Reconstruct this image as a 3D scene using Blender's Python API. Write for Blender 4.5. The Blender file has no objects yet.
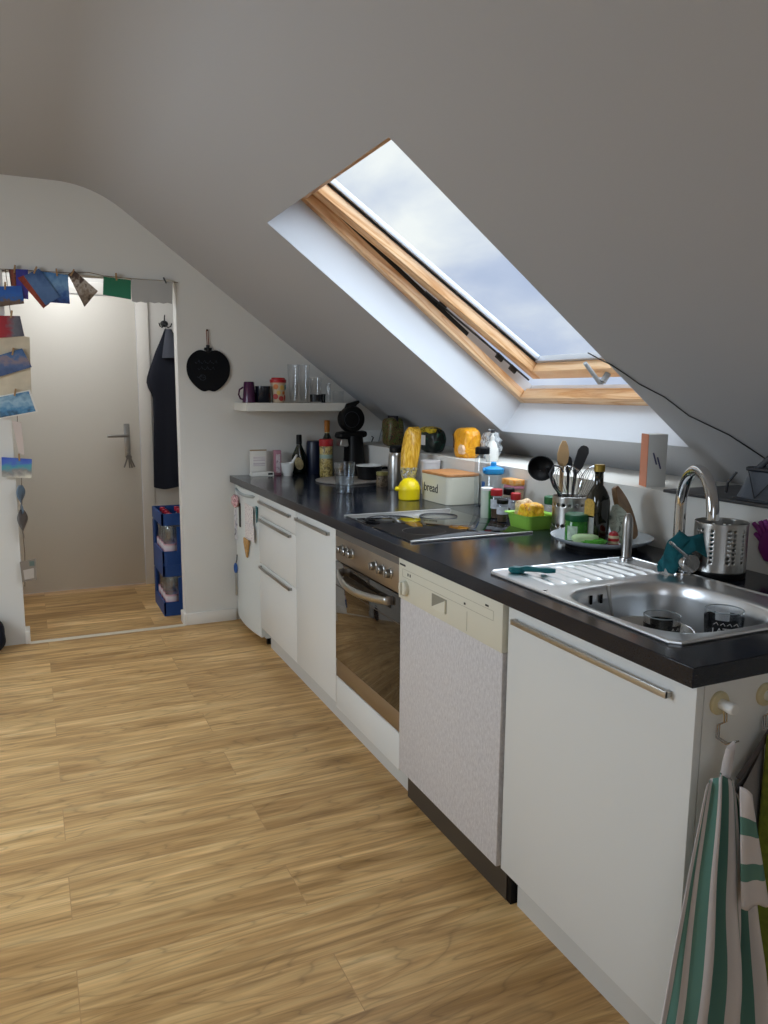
import bpy, bmesh, math, random
from math import sin, cos, pi, radians, sqrt, atan2
from mathutils import Vector, Matrix, noise

SC = bpy.context.scene
COL = SC.collection
random.seed(7)

# ------------------------------------------------------------------ camera
cam_data = bpy.data.cameras.new('camera')
cam_data.sensor_fit = 'VERTICAL'
cam_data.sensor_height = 36.0
cam_data.lens = 770.04 / 1024 * 36.0
cam_data.clip_start = 0.02
cam_data.clip_end = 200
cam = bpy.data.objects.new('camera', cam_data)
COL.objects.link(cam)
CR = Vector((0.90916684, -0.41637687, 0.00677956))
CU = Vector((0.05710136, 0.1407752, 0.98839353))
CF = Vector((0.4124986, 0.8982275, -0.15176383))
cam.matrix_world = Matrix(((CR.x, CU.x, -CF.x, -1.0482), (CR.y, CU.y, -CF.y, -0.96),
                           (CR.z, CU.z, -CF.z, 1.3495), (0, 0, 0, 1)))
SC.camera = cam

# ------------------------------------------------------------------ world (cloudy sky)
world = bpy.data.worlds.new('sky')
SC.world = world
world.use_nodes = True
wn, wl = world.node_tree.nodes, world.node_tree.links
wn.clear()
w_out = wn.new('ShaderNodeOutputWorld')
w_bg = wn.new('ShaderNodeBackground')
w_tc = wn.new('ShaderNodeTexCoord')
w_map = wn.new('ShaderNodeMapping')
w_map.inputs['Scale'].default_value = (1.0, 1.0, 1.9)
w_map.inputs['Location'].default_value = (0.35, 0.2, 0.42)
w_n = wn.new('ShaderNodeTexNoise')
w_n.inputs['Scale'].default_value = 4.5
w_n.inputs['Detail'].default_value = 6
w_n.inputs['Roughness'].default_value = 0.5
w_n.inputs['Distortion'].default_value = 0.25
w_sp = wn.new('ShaderNodeSeparateXYZ')
w_ma = wn.new('ShaderNodeMath'); w_ma.operation = 'MULTIPLY_ADD'
w_ma.inputs[1].default_value = 0.85; w_ma.inputs[2].default_value = -0.135
w_cl = wn.new('ShaderNodeClamp'); w_cl.inputs['Min'].default_value = -0.15; w_cl.inputs['Max'].default_value = 0.16
w_ad = wn.new('ShaderNodeMath'); w_ad.operation = 'ADD'
w_r = wn.new('ShaderNodeValToRGB')
e = w_r.color_ramp.elements
e[0].position, e[0].color = 0.33, (0.40, 0.50, 0.72, 1)
e[1].position, e[1].color = 0.67, (0.95, 1.0, 1.0, 1)
m_ = e.new(0.47); m_.color = (0.55, 0.64, 0.82, 1)
wl.new(w_tc.outputs['Generated'], w_map.inputs['Vector'])
wl.new(w_tc.outputs['Generated'], w_sp.inputs[0])
wl.new(w_sp.outputs['Z'], w_ma.inputs[0]); wl.new(w_ma.outputs[0], w_cl.inputs['Value'])
wl.new(w_map.outputs['Vector'], w_n.inputs['Vector'])
wl.new(w_n.outputs['Fac'], w_ad.inputs[0]); wl.new(w_cl.outputs[0], w_ad.inputs[1])
wl.new(w_ad.outputs[0], w_r.inputs['Fac'])
wl.new(w_r.outputs['Color'], w_bg.inputs['Color'])
w_bg.inputs['Strength'].default_value = 0.78
wl.new(w_bg.outputs['Background'], w_out.inputs['Surface'])

# ------------------------------------------------------------------ lights
def light(name, kind, loc, direction, **kw):
    ld = bpy.data.lights.new(name, kind)
    for k, v in kw.items():
        setattr(ld, k, v)
    o = bpy.data.objects.new(name, ld)
    o.location = loc
    o.rotation_euler = Vector(direction).to_track_quat('-Z', 'Y').to_euler()
    COL.objects.link(o)
    return o
SUN_DIR = (-0.55, 0.30, -0.80)
light('sun', 'SUN', (4, -2, 6), SUN_DIR, energy=9.0, angle=radians(110), color=(0.78, 0.89, 1.0))
light('left_skylight_daylight', 'AREA', (-3.05, 1.35, 1.72), (0.62, 0, -0.55), energy=36, shape='RECTANGLE', size=1.15, size_y=1.3, color=(0.74, 0.87, 1.0))
light('rear_fill_light', 'AREA', (-2.2, -2.95, 1.45), (0.1, 1, -0.1), energy=8, shape='RECTANGLE', size=1.5, size_y=1.3, color=(0.86, 0.93, 1.0))  # added area lamp at an unseen rear opening, fills the room from behind
light('hall_skylight_daylight', 'AREA', (-0.72, 4.05, 2.37), (0.2, 0.12, -1), energy=13, shape='DISK', size=0.8, color=(0.93, 0.96, 1.0))

SC.view_settings.view_transform = 'Standard'
SC.view_settings.look = 'None'
SC.view_settings.gamma = 1.0
SC.view_settings.use_curve_mapping = False
SC.view_settings.exposure = 0.30
SC.cycles.use_denoising = True
SC.cycles.max_bounces = 10
SC.cycles.diffuse_bounces = 6
SC.cycles.transparent_max_bounces = 24
SC.cycles.sample_clamp_indirect = 6.0

# ------------------------------------------------------------------ materials
def lin(c):
    if isinstance(c, str):
        c = [int(c[i:i + 2], 16) / 255 for i in (0, 2, 4)]
    return tuple(x / 12.92 if x <= 0.04045 else ((x + 0.055) / 1.055) ** 2.4 for x in c) + (1.0,)

class NT:
    def __init__(self, name):
        self.m = bpy.data.materials.new(name)
        self.m.use_nodes = True
        self.t = self.m.node_tree
        self.t.nodes.clear()
        self.out = self.n('ShaderNodeOutputMaterial')
        self.b = self.n('ShaderNodeBsdfPrincipled')
        self.l(self.b, 0, self.out, 'Surface')
    def n(self, kind, **kw):
        x = self.t.nodes.new(kind)
        for k, v in kw.items():
            if hasattr(x, k):
                setattr(x, k, v)
            else:
                x.inputs[k].default_value = v
        return x
    def l(self, a, ao, b, bi):
        self.t.links.new(a.outputs[ao], b.inputs[bi])
    def coord(self, kind='Object', scale=(1, 1, 1), loc=(0, 0, 0), rot=(0, 0, 0)):
        tc = self.n('ShaderNodeTexCoord')
        mp = self.n('ShaderNodeMapping')
        mp.inputs['Scale'].default_value = scale
        mp.inputs['Location'].default_value = loc
        mp.inputs['Rotation'].default_value = rot
        self.l(tc, kind, mp, 'Vector')
        return mp
    def noise(self, vec, scale=5, detail=4, rough=0.5, dist=0):
        x = self.n('ShaderNodeTexNoise')
        x.inputs['Scale'].default_value = scale
        x.inputs['Detail'].default_value = detail
        x.inputs['Roughness'].default_value = rough
        x.inputs['Distortion'].default_value = dist
        if vec: self.l(vec, 0, x, 'Vector')
        return x
    def ramp(self, src, so, stops, interp='LINEAR'):
        r = self.n('ShaderNodeValToRGB')
        r.color_ramp.interpolation = interp
        el = r.color_ramp.elements
        el[0].position, el[0].color = stops[0][0], lin(stops[0][1])
        el[1].position, el[1].color = stops[-1][0], lin(stops[-1][1])
        for p, c in stops[1:-1]:
            q = el.new(p); q.color = lin(c)
        self.l(src, so, r, 'Fac')
        return r
    def bump(self, src, so, strength=0.1, dist=0.01):
        bp = self.n('ShaderNodeBump')
        bp.inputs['Strength'].default_value = strength
        bp.inputs['Distance'].default_value = dist
        self.l(src, so, bp, 'Height')
        self.l(bp, 0, self.b, 'Normal')

def mat(name, color, rough=0.5, metal=0.0, bump=0, bscale=200, spec=None, var=0.0, vscale=30, coat=0):
    k = NT(name)
    k.b.inputs['Base Color'].default_value = lin(color)
    k.b.inputs['Roughness'].default_value = rough
    k.b.inputs['Metallic'].default_value = metal
    if spec is not None: k.b.inputs['Specular IOR Level'].default_value = spec
    if coat: k.b.inputs['Coat Weight'].default_value = coat
    if bump or var:
        c = k.coord()
        if bump:
            k.bump(k.noise(c, bscale, 3), 'Fac', bump, 0.002)
        if var:
            n2 = k.noise(c, vscale, 4)
            base = lin(color)
            r = k.n('ShaderNodeValToRGB')
            r.color_ramp.elements[0].color = tuple(x * (1 - var) for x in base[:3]) + (1,)
            r.color_ramp.elements[1].color = tuple(min(1, x * (1 + var)) for x in base[:3]) + (1,)
            r.color_ramp.elements[0].position = 0.3
            r.color_ramp.elements[1].position = 0.7
            k.l(n2, 'Fac', r, 'Fac'); k.l(r, 'Color', k.b, 'Base Color')
    return k.m

def glass(name, tint=(1, 1, 1), gloss=1.0, rough=0.02, density=0.0):
    k = NT(name)
    k.t.nodes.remove(k.b)
    tr = k.n('ShaderNodeBsdfTransparent'); tr.inputs[0].default_value = tuple(tint) + (1,)
    gl = k.n('ShaderNodeBsdfGlossy'); gl.inputs['Roughness'].default_value = rough
    fr = k.n('ShaderNodeLayerWeight'); fr.inputs['Blend'].default_value = 0.5
    pw = k.n('ShaderNodeMath', operation='POWER'); pw.inputs[1].default_value = 4.0; k.l(fr, 'Facing', pw, 0)
    mu = k.n('ShaderNodeMath', operation='MULTIPLY_ADD'); mu.inputs[1].default_value = 0.6 * gloss; mu.inputs[2].default_value = 0.03 * gloss + density
    mx = k.n('ShaderNodeMixShader')
    k.l(pw, 0, mu, 0); k.l(mu, 0, mx, 0); k.l(tr, 0, mx, 1); k.l(gl, 0, mx, 2); k.l(mx, 0, k.out, 'Surface')
    return k.m

def patchy(name, colors, scale=40, rough=0.5, kind='noise', coord='Object', dist=1.0, bump=0.0):
    """printed packaging or picture: several colours in irregular patches"""
    k = NT(name)
    c = k.coord(coord)
    nz = k.noise(c, scale, 3, 0.6, dist)
    lo, hi = 0.32, 0.68
    stops = [(lo + (hi - lo) * i / max(1, len(colors) - 1), col) for i, col in enumerate(colors)]
    r = k.ramp(nz, 'Fac', stops, 'CONSTANT' if kind == 'hard' else 'LINEAR')
    k.l(r, 'Color', k.b, 'Base Color')
    k.b.inputs['Roughness'].default_value = rough
    if bump:
        k.bump(k.noise(c, scale * 1.5, 3), 'Fac', bump, 0.01)
    return k.m

def layered(name, axis, stops, rough=0.5, nscale=0, namt=0, rot=0):
    """colours running along one object axis (Generated 0..1)"""
    k = NT(name)
    c = k.coord('Generated')
    sp = k.n('ShaderNodeSeparateXYZ')
    src = c
    if namt:
        nz = k.noise(c, nscale, 4)
        ad = k.n('ShaderNodeVectorMath', operation='MULTIPLY_ADD')
        k.l(nz, 'Color', ad, 0)
        ad.inputs[1].default_value = (namt, namt, namt)
        sb = k.n('ShaderNodeVectorMath', operation='SUBTRACT'); sb.inputs[1].default_value = (namt / 2, namt / 2, namt / 2)
        k.l(c, 0, sb, 0); k.l(sb, 0, ad, 2)
        src = ad
    k.l(src, 0, sp, 0)
    r = k.ramp(sp, axis, stops)
    k.l(r, 'Color', k.b, 'Base Color')
    k.b.inputs['Roughness'].default_value = rough
    return k.m

M = {}
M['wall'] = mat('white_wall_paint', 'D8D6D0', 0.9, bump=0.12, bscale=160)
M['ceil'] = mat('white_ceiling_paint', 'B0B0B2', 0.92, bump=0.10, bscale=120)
M['lining'] = mat('white_lining_paint', 'CDD1D8', 0.7)
M['trim'] = mat('white_trim', 'E2DED6', 0.5)
M['door'] = mat('off_white_door', 'DBD6CB', 0.45)
M['cab'] = mat('white_laminate', 'DFE0DD', 0.35)
M['cabgrey'] = mat('plinth_grey_white', 'C9C7C1', 0.5)
M['fridge'] = mat('fridge_white', 'D5DAD8', 0.3)
M['cream'] = mat('cream_plastic', 'DAD7C6', 0.4)
M['steel'] = mat('brushed_steel', 'B5B3AF', 0.32, 1.0)
M['steel_dark'] = mat('dim_steel', '8C8A86', 0.38, 1.0)
M['ovensteel'] = mat('oven_steel', 'ABA196', 0.36, 1.0)
M['sinksteel'] = mat('sink_steel', 'E6E8EA', 0.30, 1.0)
M['chrome'] = mat('chrome', 'C9CBCD', 0.08, 1.0)
M['black'] = mat('black_plastic', '08080A', 0.45, spec=0.25)
M['blackgloss'] = mat('black_gloss', '0B0B0E', 0.15)
M['hob'] = mat('hob_glass', '0A0A0C', 0.05, spec=0.9)
M['ovenglass'] = mat('oven_glass', '17110C', 0.05, spec=0.7, coat=0.35)
M['white'] = mat('white_plastic', 'E4E4E0', 0.4)
M['ceramic'] = mat('white_ceramic', 'DDDDDA', 0.2)
M['platec'] = mat('grey_glazed_ceramic', 'B9C0C6', 0.25)
M['paper'] = mat('paper', 'E6E2DA', 0.8)
M['navy'] = mat('navy_fabric', '0C1120', 0.9, bump=0.3, bscale=400)
M['wire'] = mat('thin_wire', '3A3A3A', 0.5, 0.6)
M['string'] = mat('twine', '6A5A48', 0.9)
M['peg'] = mat('wooden_peg', 'A5825A', 0.7)
M['glassware'] = glass('clear_glassware', (0.975, 0.98, 0.985), 0.9, 0.03, 0.02)
M['beaker'] = glass('tinted_beaker', (0.90, 0.925, 0.945), 1.1, 0.05, 0.05)
M['winpane'] = glass('window_pane', (0.985, 0.99, 0.99), 0.04, 0.01, 0.0)
M['plasticclear'] = glass('clear_plastic', (0.92, 0.945, 0.965), 0.9, 0.08, 0.08)
M['bottleclear'] = glass('pale_bottle_plastic', (0.80, 0.87, 0.93), 0.9, 0.06, 0.18)
M['darkgreen'] = mat('dark_bottle_glass', '0B160D', 0.08, spec=0.8)
M['oliveglass'] = mat('dark_olive_glass', '17180A', 0.08, spec=0.8)
M['teal'] = mat('teal_cloth', '0E5A63', 0.9, bump=0.5, bscale=250, var=0.3, vscale=40)
M['tealplastic'] = mat('teal_plastic', '0A6A70', 0.35)
M['red'] = mat('red_plastic', 'B01E26', 0.4)
M['green'] = mat('bright_green_plastic', '94CC50', 0.4)
M['dkgreen'] = mat('dark_green_plastic', '0E5A34', 0.4)
M['yellow'] = mat('yellow_plastic', 'E9CF00', 0.4)
M['blue'] = mat('sky_blue_plastic', '1E8FD0', 0.4)
M['crate'] = mat('blue_crate_plastic', '14407E', 0.5)
M['orange'] = mat('orange_paper', 'E58A2C', 0.6)
M['leather'] = mat('dark_leather', '4A515B', 0.38, bump=0.35, bscale=120)
M['leatherdk'] = mat('darker_leather', '20232B', 0.5)
M['slate'] = mat('dark_slate', '3B3B3D', 0.45, var=0.3, vscale=20)
M['purple'] = mat('purple_rubber', '7A1E6E', 0.6)
M['olive'] = mat('olive_terry', '66701E', 0.95, bump=0.9, bscale=300, var=0.25, vscale=60)
M['greycloth'] = mat('grey_fabric', '8A8684', 0.9, bump=0.4, bscale=300)
M['bamboo'] = mat('bamboo_lid', 'C08552', 0.5, var=0.15, vscale=15)
M['beechwood'] = mat('light_wood', 'C9A679', 0.6, var=0.12, vscale=20)
M['hookdisc'] = mat('cream_disc', 'CFC39B', 0.5)
M['gasket'] = mat('black_gasket', '15130F', 0.7)
M['alu'] = mat('pale_aluminium', 'B4B7BE', 0.35, 0.3)
M['greyplastic'] = mat('grey_plastic', '8E9498', 0.4)
M['darkgrey'] = mat('charcoal_plastic', '2B2D31', 0.5)
M['lightgreen'] = mat('pale_green_sponge', '9CD07C', 0.8)
M['ink'] = mat('dark_print', '33312E', 0.7)
M['whiteink'] = mat('white_print', 'DCDCDC', 0.6)

def mk_floor():
    k = NT('oak_plank_floor')
    tc = k.n('ShaderNodeTexCoord')
    mp = k.n('ShaderNodeMapping'); mp.inputs['Location'].default_value = (-0.126 + 11.46, -0.432 + 0.1945 * 40, 0)
    k.l(tc, 'Object', mp, 'Vector')
    br = k.n('ShaderNodeTexBrick')
    br.offset = 0.5; br.offset_frequency = 2; br.squash = 1.0
    br.inputs['Color1'].default_value = (0, 0, 0, 1); br.inputs['Color2'].default_value = (1, 1, 1, 1); br.inputs['Mortar'].default_value = (0.5, 0.5, 0.5, 1)
    br.inputs['Scale'].default_value = 1.0; br.inputs['Mortar Size'].default_value = 0.0011
    br.inputs['Mortar Smooth'].default_value = 0.0
    br.inputs['Brick Width'].default_value = 1.146; br.inputs['Row Height'].default_value = 0.1945
    k.l(mp, 0, br, 'Vector')
    ofs = k.n('ShaderNodeVectorMath', operation='MULTIPLY_ADD')
    k.l(br, 'Color', ofs, 0); ofs.inputs[1].default_value = (37.0, 13.0, 5.0); k.l(mp, 0, ofs, 2)
    m1 = k.n('ShaderNodeMapping'); m1.inputs['Scale'].default_value = (0.9, 9.0, 1); k.l(ofs, 0, m1, 0)
    n1 = k.noise(m1, 1.7, 5, 0.55, 1.2)
    m2 = k.n('ShaderNodeMapping'); m2.inputs['Scale'].default_value = (2.2, 110.0, 1); k.l(ofs, 0, m2, 0)
    n2 = k.noise(m2, 1.0, 4, 0.6, 0.2)
    # growth-ring lines: bands of a stretched, warped noise
    m3 = k.n('ShaderNodeMapping'); m3.inputs['Scale'].default_value = (1.2, 8.0, 1); k.l(ofs, 0, m3, 0)
    n3 = k.noise(m3, 1.3, 2, 0.45, 0.4)
    mul = k.n('ShaderNodeMath', operation='MULTIPLY'); mul.inputs[1].default_value = 20.0; k.l(n3, 'Fac', mul, 0)
    fr = k.n('ShaderNodeMath', operation='PINGPONG'); fr.inputs[1].default_value = 1.0; k.l(mul, 0, fr, 0)
    rr = k.ramp(fr, 0, [(0.0, '808080'), (0.18, 'BCBCBC'), (0.5, 'C8C8C8'), (1.0, 'D2D2D2')])
    base = k.ramp(n1, 'Fac', [(0.28, '93703F'), (0.45, 'B48E58'), (0.58, 'C6A269'), (0.74, 'D6B77F')])
    fine = k.ramp(n2, 'Fac', [(0.28, '9A9A9A'), (0.68, 'E0E0E0')])
    mx = k.n('ShaderNodeMix', data_type='RGBA', blend_type='MULTIPLY'); mx.inputs['Factor'].default_value = 0.55
    k.l(base, 'Color', mx, 6); k.l(rr, 'Color', mx, 7)
    mx2 = k.n('ShaderNodeMix', data_type='RGBA', blend_type='MULTIPLY'); mx2.inputs['Factor'].default_value = 0.6
    k.l(mx, 2, mx2, 6); k.l(fine, 'Color', mx2, 7)
    tint = k.ramp(br, 'Color', [(0.0, 'E2DACD'), (1.0, 'FFFCF4')])
    mx3 = k.n('ShaderNodeMix', data_type='RGBA', blend_type='MULTIPLY'); mx3.inputs['Factor'].default_value = 1.0
    k.l(mx2, 2, mx3, 6); k.l(tint, 'Color', mx3, 7)
    seam = k.n('ShaderNodeMix', data_type='RGBA'); k.l(br, 'Fac', seam, 'Factor')
    k.l(mx3, 2, seam, 6); seam.inputs[7].default_value = lin('7A5C36')
    gain = k.n('ShaderNodeMix', data_type='RGBA', blend_type='MULTIPLY'); gain.inputs['Factor'].default_value = 1.0
    k.l(seam, 2, gain, 6); gain.inputs[7].default_value = (2.36, 2.46, 2.90, 1)
    k.l(gain, 2, k.b, 'Base Color')
    k.b.inputs['Roughness'].default_value = 0.42
    k.b.inputs['Specular IOR Level'].default_value = 0.35
    k.bump(n2, 'Fac', 0.06, 0.002)
    return k.m
M['floor'] = mk_floor()

def mk_pine(name, along):
    k = NT(name)
    s = [14, 14, 14]; s[along] = 0.9
    c = k.coord('Object', tuple(s))
    n1 = k.noise(c, 1.6, 4, 0.5, 1.0)
    mul = k.n('ShaderNodeMath', operation='MULTIPLY'); mul.inputs[1].default_value = 7; k.l(n1, 'Fac', mul, 0)
    fr = k.n('ShaderNodeMath', operation='PINGPONG'); fr.inputs[1].default_value = 1.0; k.l(mul, 0, fr, 0)
    r = k.ramp(fr, 0, [(0.0, 'C58F5C'), (0.35, 'DDB285'), (1.0, 'E8C59C')])
    k.l(r, 'Color', k.b, 'Base Color'); k.b.inputs['Roughness'].default_value = 0.4
    return k.m
M['pine_x'] = mk_pine('pine_along_slope', 0)
M['pine_y'] = mk_pine('pine_across', 1)

def mk_counter():
    k = NT('dark_worktop_laminate')
    c = k.coord()
    n1 = k.noise(c, 420, 2, 0.6)
    r = k.ramp(n1, 'Fac', [(0.35, '101319'), (0.55, '1D212B'), (0.75, '363B47')])
    k.l(r, 'Color', k.b, 'Base Color')
    n2 = k.noise(c, 7, 4)
    rr = k.ramp(n2, 'Fac', [(0.3, '606060'), (0.7, '747474')])
    k.l(rr, 'Color', k.b, 'Roughness')
    k.b.inputs['Roughness'].default_value = 0.36
    k.b.inputs['Specular IOR Level'].default_value = 0.3
    return k.m
M['counter'] = mk_counter()

def mk_dwpanel():
    k = NT('linen_pattern_laminate')
    c = k.coord('Object', (1, 1, 0.4))
    n1 = k.noise(c, 160, 5, 0.75)
    r = k.ramp(n1, 'Fac', [(0.32, 'BFBABA'), (0.5, 'CFCBCB'), (0.66, 'DEDBDA')])
    k.l(r, 'Color', k.b, 'Base Color'); k.b.inputs['Roughness'].default_value = 0.5
    return k.m
M['dwpanel'] = mk_dwpanel()

def mk_stripes(name, n, a, b, duty=0.5, axis='X'):
    k = NT(name)
    uv = k.n('ShaderNodeUVMap')
    sp = k.n('ShaderNodeSeparateXYZ'); k.l(uv, 0, sp, 0)
    mu = k.n('ShaderNodeMath', operation='MULTIPLY'); mu.inputs[1].default_value = n; k.l(sp, axis, mu, 0)
    fr = k.n('ShaderNodeMath', operation='FRACT'); k.l(mu, 0, fr, 0)
    gt = k.n('ShaderNodeMath', operation='GREATER_THAN'); gt.inputs[1].default_value = duty; k.l(fr, 0, gt, 0)
    mx = k.n('ShaderNodeMix', data_type='RGBA'); k.l(gt, 0, mx, 'Factor')
    mx.inputs[6].default_value = lin(a); mx.inputs[7].default_value = lin(b)
    k.l(mx, 2, k.b, 'Base Color'); k.b.inputs['Roughness'].default_value = 0.95
    c = k.coord(); k.bump(k.noise(c, 500, 2), 'Fac', 0.25, 0.001)
    return k.m
M['towel'] = mk_stripes('green_striped_linen', 8.5, 'CFC9C8', '5B8478', 0.56)
M['towelband'] = mk_stripes('green_striped_linen_turned', 2.6, 'CFC9C8', '5B8478', 0.62, 'Y')

# ------------------------------------------------------------------ mesh builder
class MB:
    def __init__(self):
        self.bm = bmesh.new()
        self.uv = None
    def box(self, x0, x1, y0, y1, z0, z1, bev=0.0, seg=2):
        r = bmesh.ops.create_cube(self.bm, size=1.0)
        vs = r['verts']
        for v in vs:
            v.co = Vector((x0 + (v.co.x + .5) * (x1 - x0), y0 + (v.co.y + .5) * (y1 - y0), z0 + (v.co.z + .5) * (z1 - z0)))
        if bev > 0:
            es = list({ed for v in vs for ed in v.link_edges})
            bmesh.ops.bevel(self.bm, geom=es, offset=bev, offset_type='OFFSET', segments=seg, profile=0.5, affect='EDGES')
        return self
    def obox(self, c, ux, uy, uz, hx, hy, hz):
        c = Vector(c); ux, uy, uz = Vector(ux) * hx, Vector(uy) * hy, Vector(uz) * hz
        vs = [self.bm.verts.new(c + ux * a + uy * b + uz * d) for a in (-1, 1) for b in (-1, 1) for d in (-1, 1)]
        for f in ((0, 1, 3, 2), (4, 6, 7, 5), (0, 4, 5, 1), (2, 3, 7, 6), (0, 2, 6, 4), (1, 5, 7, 3)):
            self.bm.faces.new([vs[i] for i in f])
        return self
    def lathe(self, prof, c=(0, 0, 0), seg=28, axis=(0, 0, 1), cap0=True, cap1=True, sx=1, sy=1):
        ax = Vector(axis).normalized()
        q = Vector((0, 0, 1)).rotation_difference(ax)
        c = Vector(c)
        rings = []
        for r, z in prof:
            rings.append([self.bm.verts.new(c + q @ Vector((r * sx * cos(2 * pi * i / seg), r * sy * sin(2 * pi * i / seg), z))) for i in range(seg)])
        for a, b in zip(rings, rings[1:]):
            for i in range(seg):
                j = (i + 1) % seg
                self.bm.faces.new((a[i], a[j], b[j], b[i]))
        if cap0: self.bm.faces.new(rings[0][::-1])
        if cap1: self.bm.faces.new(rings[-1])
        return self
    def tube(self, pts, r, seg=8, caps=True, closed=False, flat=1.0):
        pts = [Vector(p) for p in pts]
        n = len(pts)
        rs = r if isinstance(r, (list, tuple)) else [r] * n
        t0 = (pts[1] - pts[0]).normalized()
        up = Vector((0, 0, 1)) if abs(t0.z) < 0.9 else Vector((1, 0, 0))
        nrm = (up - t0 * up.dot(t0)).normalized()
        rings = []
        for i, p in enumerate(pts):
            if closed:
                t = (pts[(i + 1) % n] - pts[i - 1]).normalized()
            elif i == 0: t = (pts[1] - pts[0]).normalized()
            elif i == n - 1: t = (pts[-1] - pts[-2]).normalized()
            else: t = (pts[i + 1] - pts[i - 1]).normalized()
            nrm = (nrm - t * nrm.dot(t)).normalized()
            bi = t.cross(nrm)
            rings.append([self.bm.verts.new(p + (nrm * cos(2 * pi * k / seg) + bi * sin(2 * pi * k / seg) * flat) * rs[i]) for k in range(seg)])
        prs = list(zip(rings, rings[1:])) + ([(rings[-1], rings[0])] if closed else [])
        for a, b in prs:
            for k in range(seg):
                j = (k + 1) % seg
                self.bm.faces.new((a[k], a[j], b[j], b[k]))
        if caps and not closed:
            self.bm.faces.new(rings[0][::-1]); self.bm.faces.new(rings[-1])
        return self
    def prism(self, poly, fn, a, b):
        """poly: 2-D points; fn(u, v, w) -> world point; extruded from w=a to w=b"""
        A = [self.bm.verts.new(fn(u, v, a)) for u, v in poly]
        B = [self.bm.verts.new(fn(u, v, b)) for u, v in poly]
        n = len(poly)
        self.bm.faces.new(A[::-1]); self.bm.faces.new(B)
        for i in range(n):
            j = (i + 1) % n
            self.bm.faces.new((A[i], A[j], B[j], B[i]))
        return self
    def grid(self, fn, nu, nv, uv=False, closed_u=False):
        lay = self.bm.loops.layers.uv.verify() if uv else None
        nuu = nu if closed_u else nu + 1
        V = [[self.bm.verts.new(fn(i / nu, j / nv)) for j in range(nv + 1)] for i in range(nuu)]
        for i in range(nu):
            i2 = (i + 1) % nuu if closed_u else i + 1
            for j in range(nv):
                f = self.bm.faces.new((V[i][j], V[i2][j], V[i2][j + 1], V[i][j + 1]))
                if lay:
                    for lp, (a, b) in zip(f.loops, ((i, j), (i + 1, j), (i + 1, j + 1), (i, j + 1))):
                        lp[lay].uv = (a / nu, b / nv)
        return self
    def blob(self, c, size, seed=0, amp=0.15, freq=2.0, sub=3, pw=2.6, tilt=None):
        r = bmesh.ops.create_icosphere(self.bm, subdivisions=sub, radius=1.0)
        c = Vector(c)
        for v in r['verts']:
            d = v.co.normalized()
            k = (abs(d.x) ** pw + abs(d.y) ** pw + abs(d.z) ** pw) ** (-1 / pw)
            n_ = noise.noise(d * freq + Vector((seed * 3.1, seed * 1.7, seed)))
            p = d * k * (1 + amp * n_)
            p = Vector((p.x * size[0], p.y * size[1], p.z * size[2]))
            if tilt: p = tilt @ p
            v.co = c + p
        return self
    def sphere(self, c, r, sx=1, sy=1, sz=1, seg=18):
        q = bmesh.ops.create_uvsphere(self.bm, u_segments=seg, v_segments=seg // 2 + 2, radius=r)
        for v in q['verts']:
            v.co = Vector(c) + Vector((v.co.x * sx, v.co.y * sy, v.co.z * sz))
        return self
    def build(self, name, m, parent=None, loc=None, smooth=35, solid=0.0, bevel=0.0, sub=0, rot=None):
        me = bpy.data.meshes.new(name)
        bmesh.ops.recalc_face_normals(self.bm, faces=self.bm.faces[:])
        self.bm.to_mesh(me); self.bm.free()
        me.materials.append(M[m] if isinstance(m, str) else m)
        if smooth:
            me.shade_smooth()
            me.set_sharp_from_angle(angle=radians(smooth))
        o = bpy.data.objects.new(name, me)
        COL.objects.link(o)
        if parent is not None: o.parent = parent
        if loc is not None: o.location = loc
        if rot is not None: o.rotation_euler = rot
        if solid:
            s = o.modifiers.new('thickness', 'SOLIDIFY'); s.thickness = solid; s.offset = 0
        if bevel:
            b = o.modifiers.new('edge', 'BEVEL'); b.width = bevel; b.segments = 2; b.limit_method = 'ANGLE'; b.angle_limit = radians(50)
        if sub:
            s = o.modifiers.new('round', 'SUBSURF'); s.levels = sub; s.render_levels = sub
        return o

def tag(o, label, cat, group=None):
    o['label'] = label; o['category'] = cat
    if group: o['group'] = group
    return o
def thing(name, label, cat, loc=(0, 0, 0), rz=0, group=None):
    o = bpy.data.objects.new(name, None)
    o.empty_display_size = 0.05
    o.location = loc; o.rotation_euler = (0, 0, rz)
    COL.objects.link(o)
    return tag(o, label, cat, group)
def struct(name, mb, m, **kw):
    o = mb.build(name, m, **kw)
    o['kind'] = 'structure'
    return o
def copy_tree(o, parent=None):
    c = o.copy(); COL.objects.link(c)
    if parent is not None: c.parent = parent
    for ch in list(o.children): copy_tree(ch, c)
    return c
def text_mesh(name, txt, size, m, parent, mtx, depth=0.0006, squash=1.0):
    cu = bpy.data.curves.new(name, 'FONT')
    cu.body = txt; cu.size = size; cu.extrude = depth; cu.align_x = 'CENTER'; cu.align_y = 'CENTER'
    tmp = bpy.data.objects.new(name, cu)
    COL.objects.link(tmp)
    bpy.context.view_layer.update()
    me = bpy.data.meshes.new_from_object(tmp.evaluated_get(bpy.context.evaluated_depsgraph_get()))
    bpy.data.objects.remove(tmp)
    me.transform(mtx)
    me.materials.clear(); me.materials.append(M[m])
    o = bpy.data.objects.new(name, me)
    COL.objects.link(o)
    if parent is not None: o.parent = parent
    return o

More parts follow.
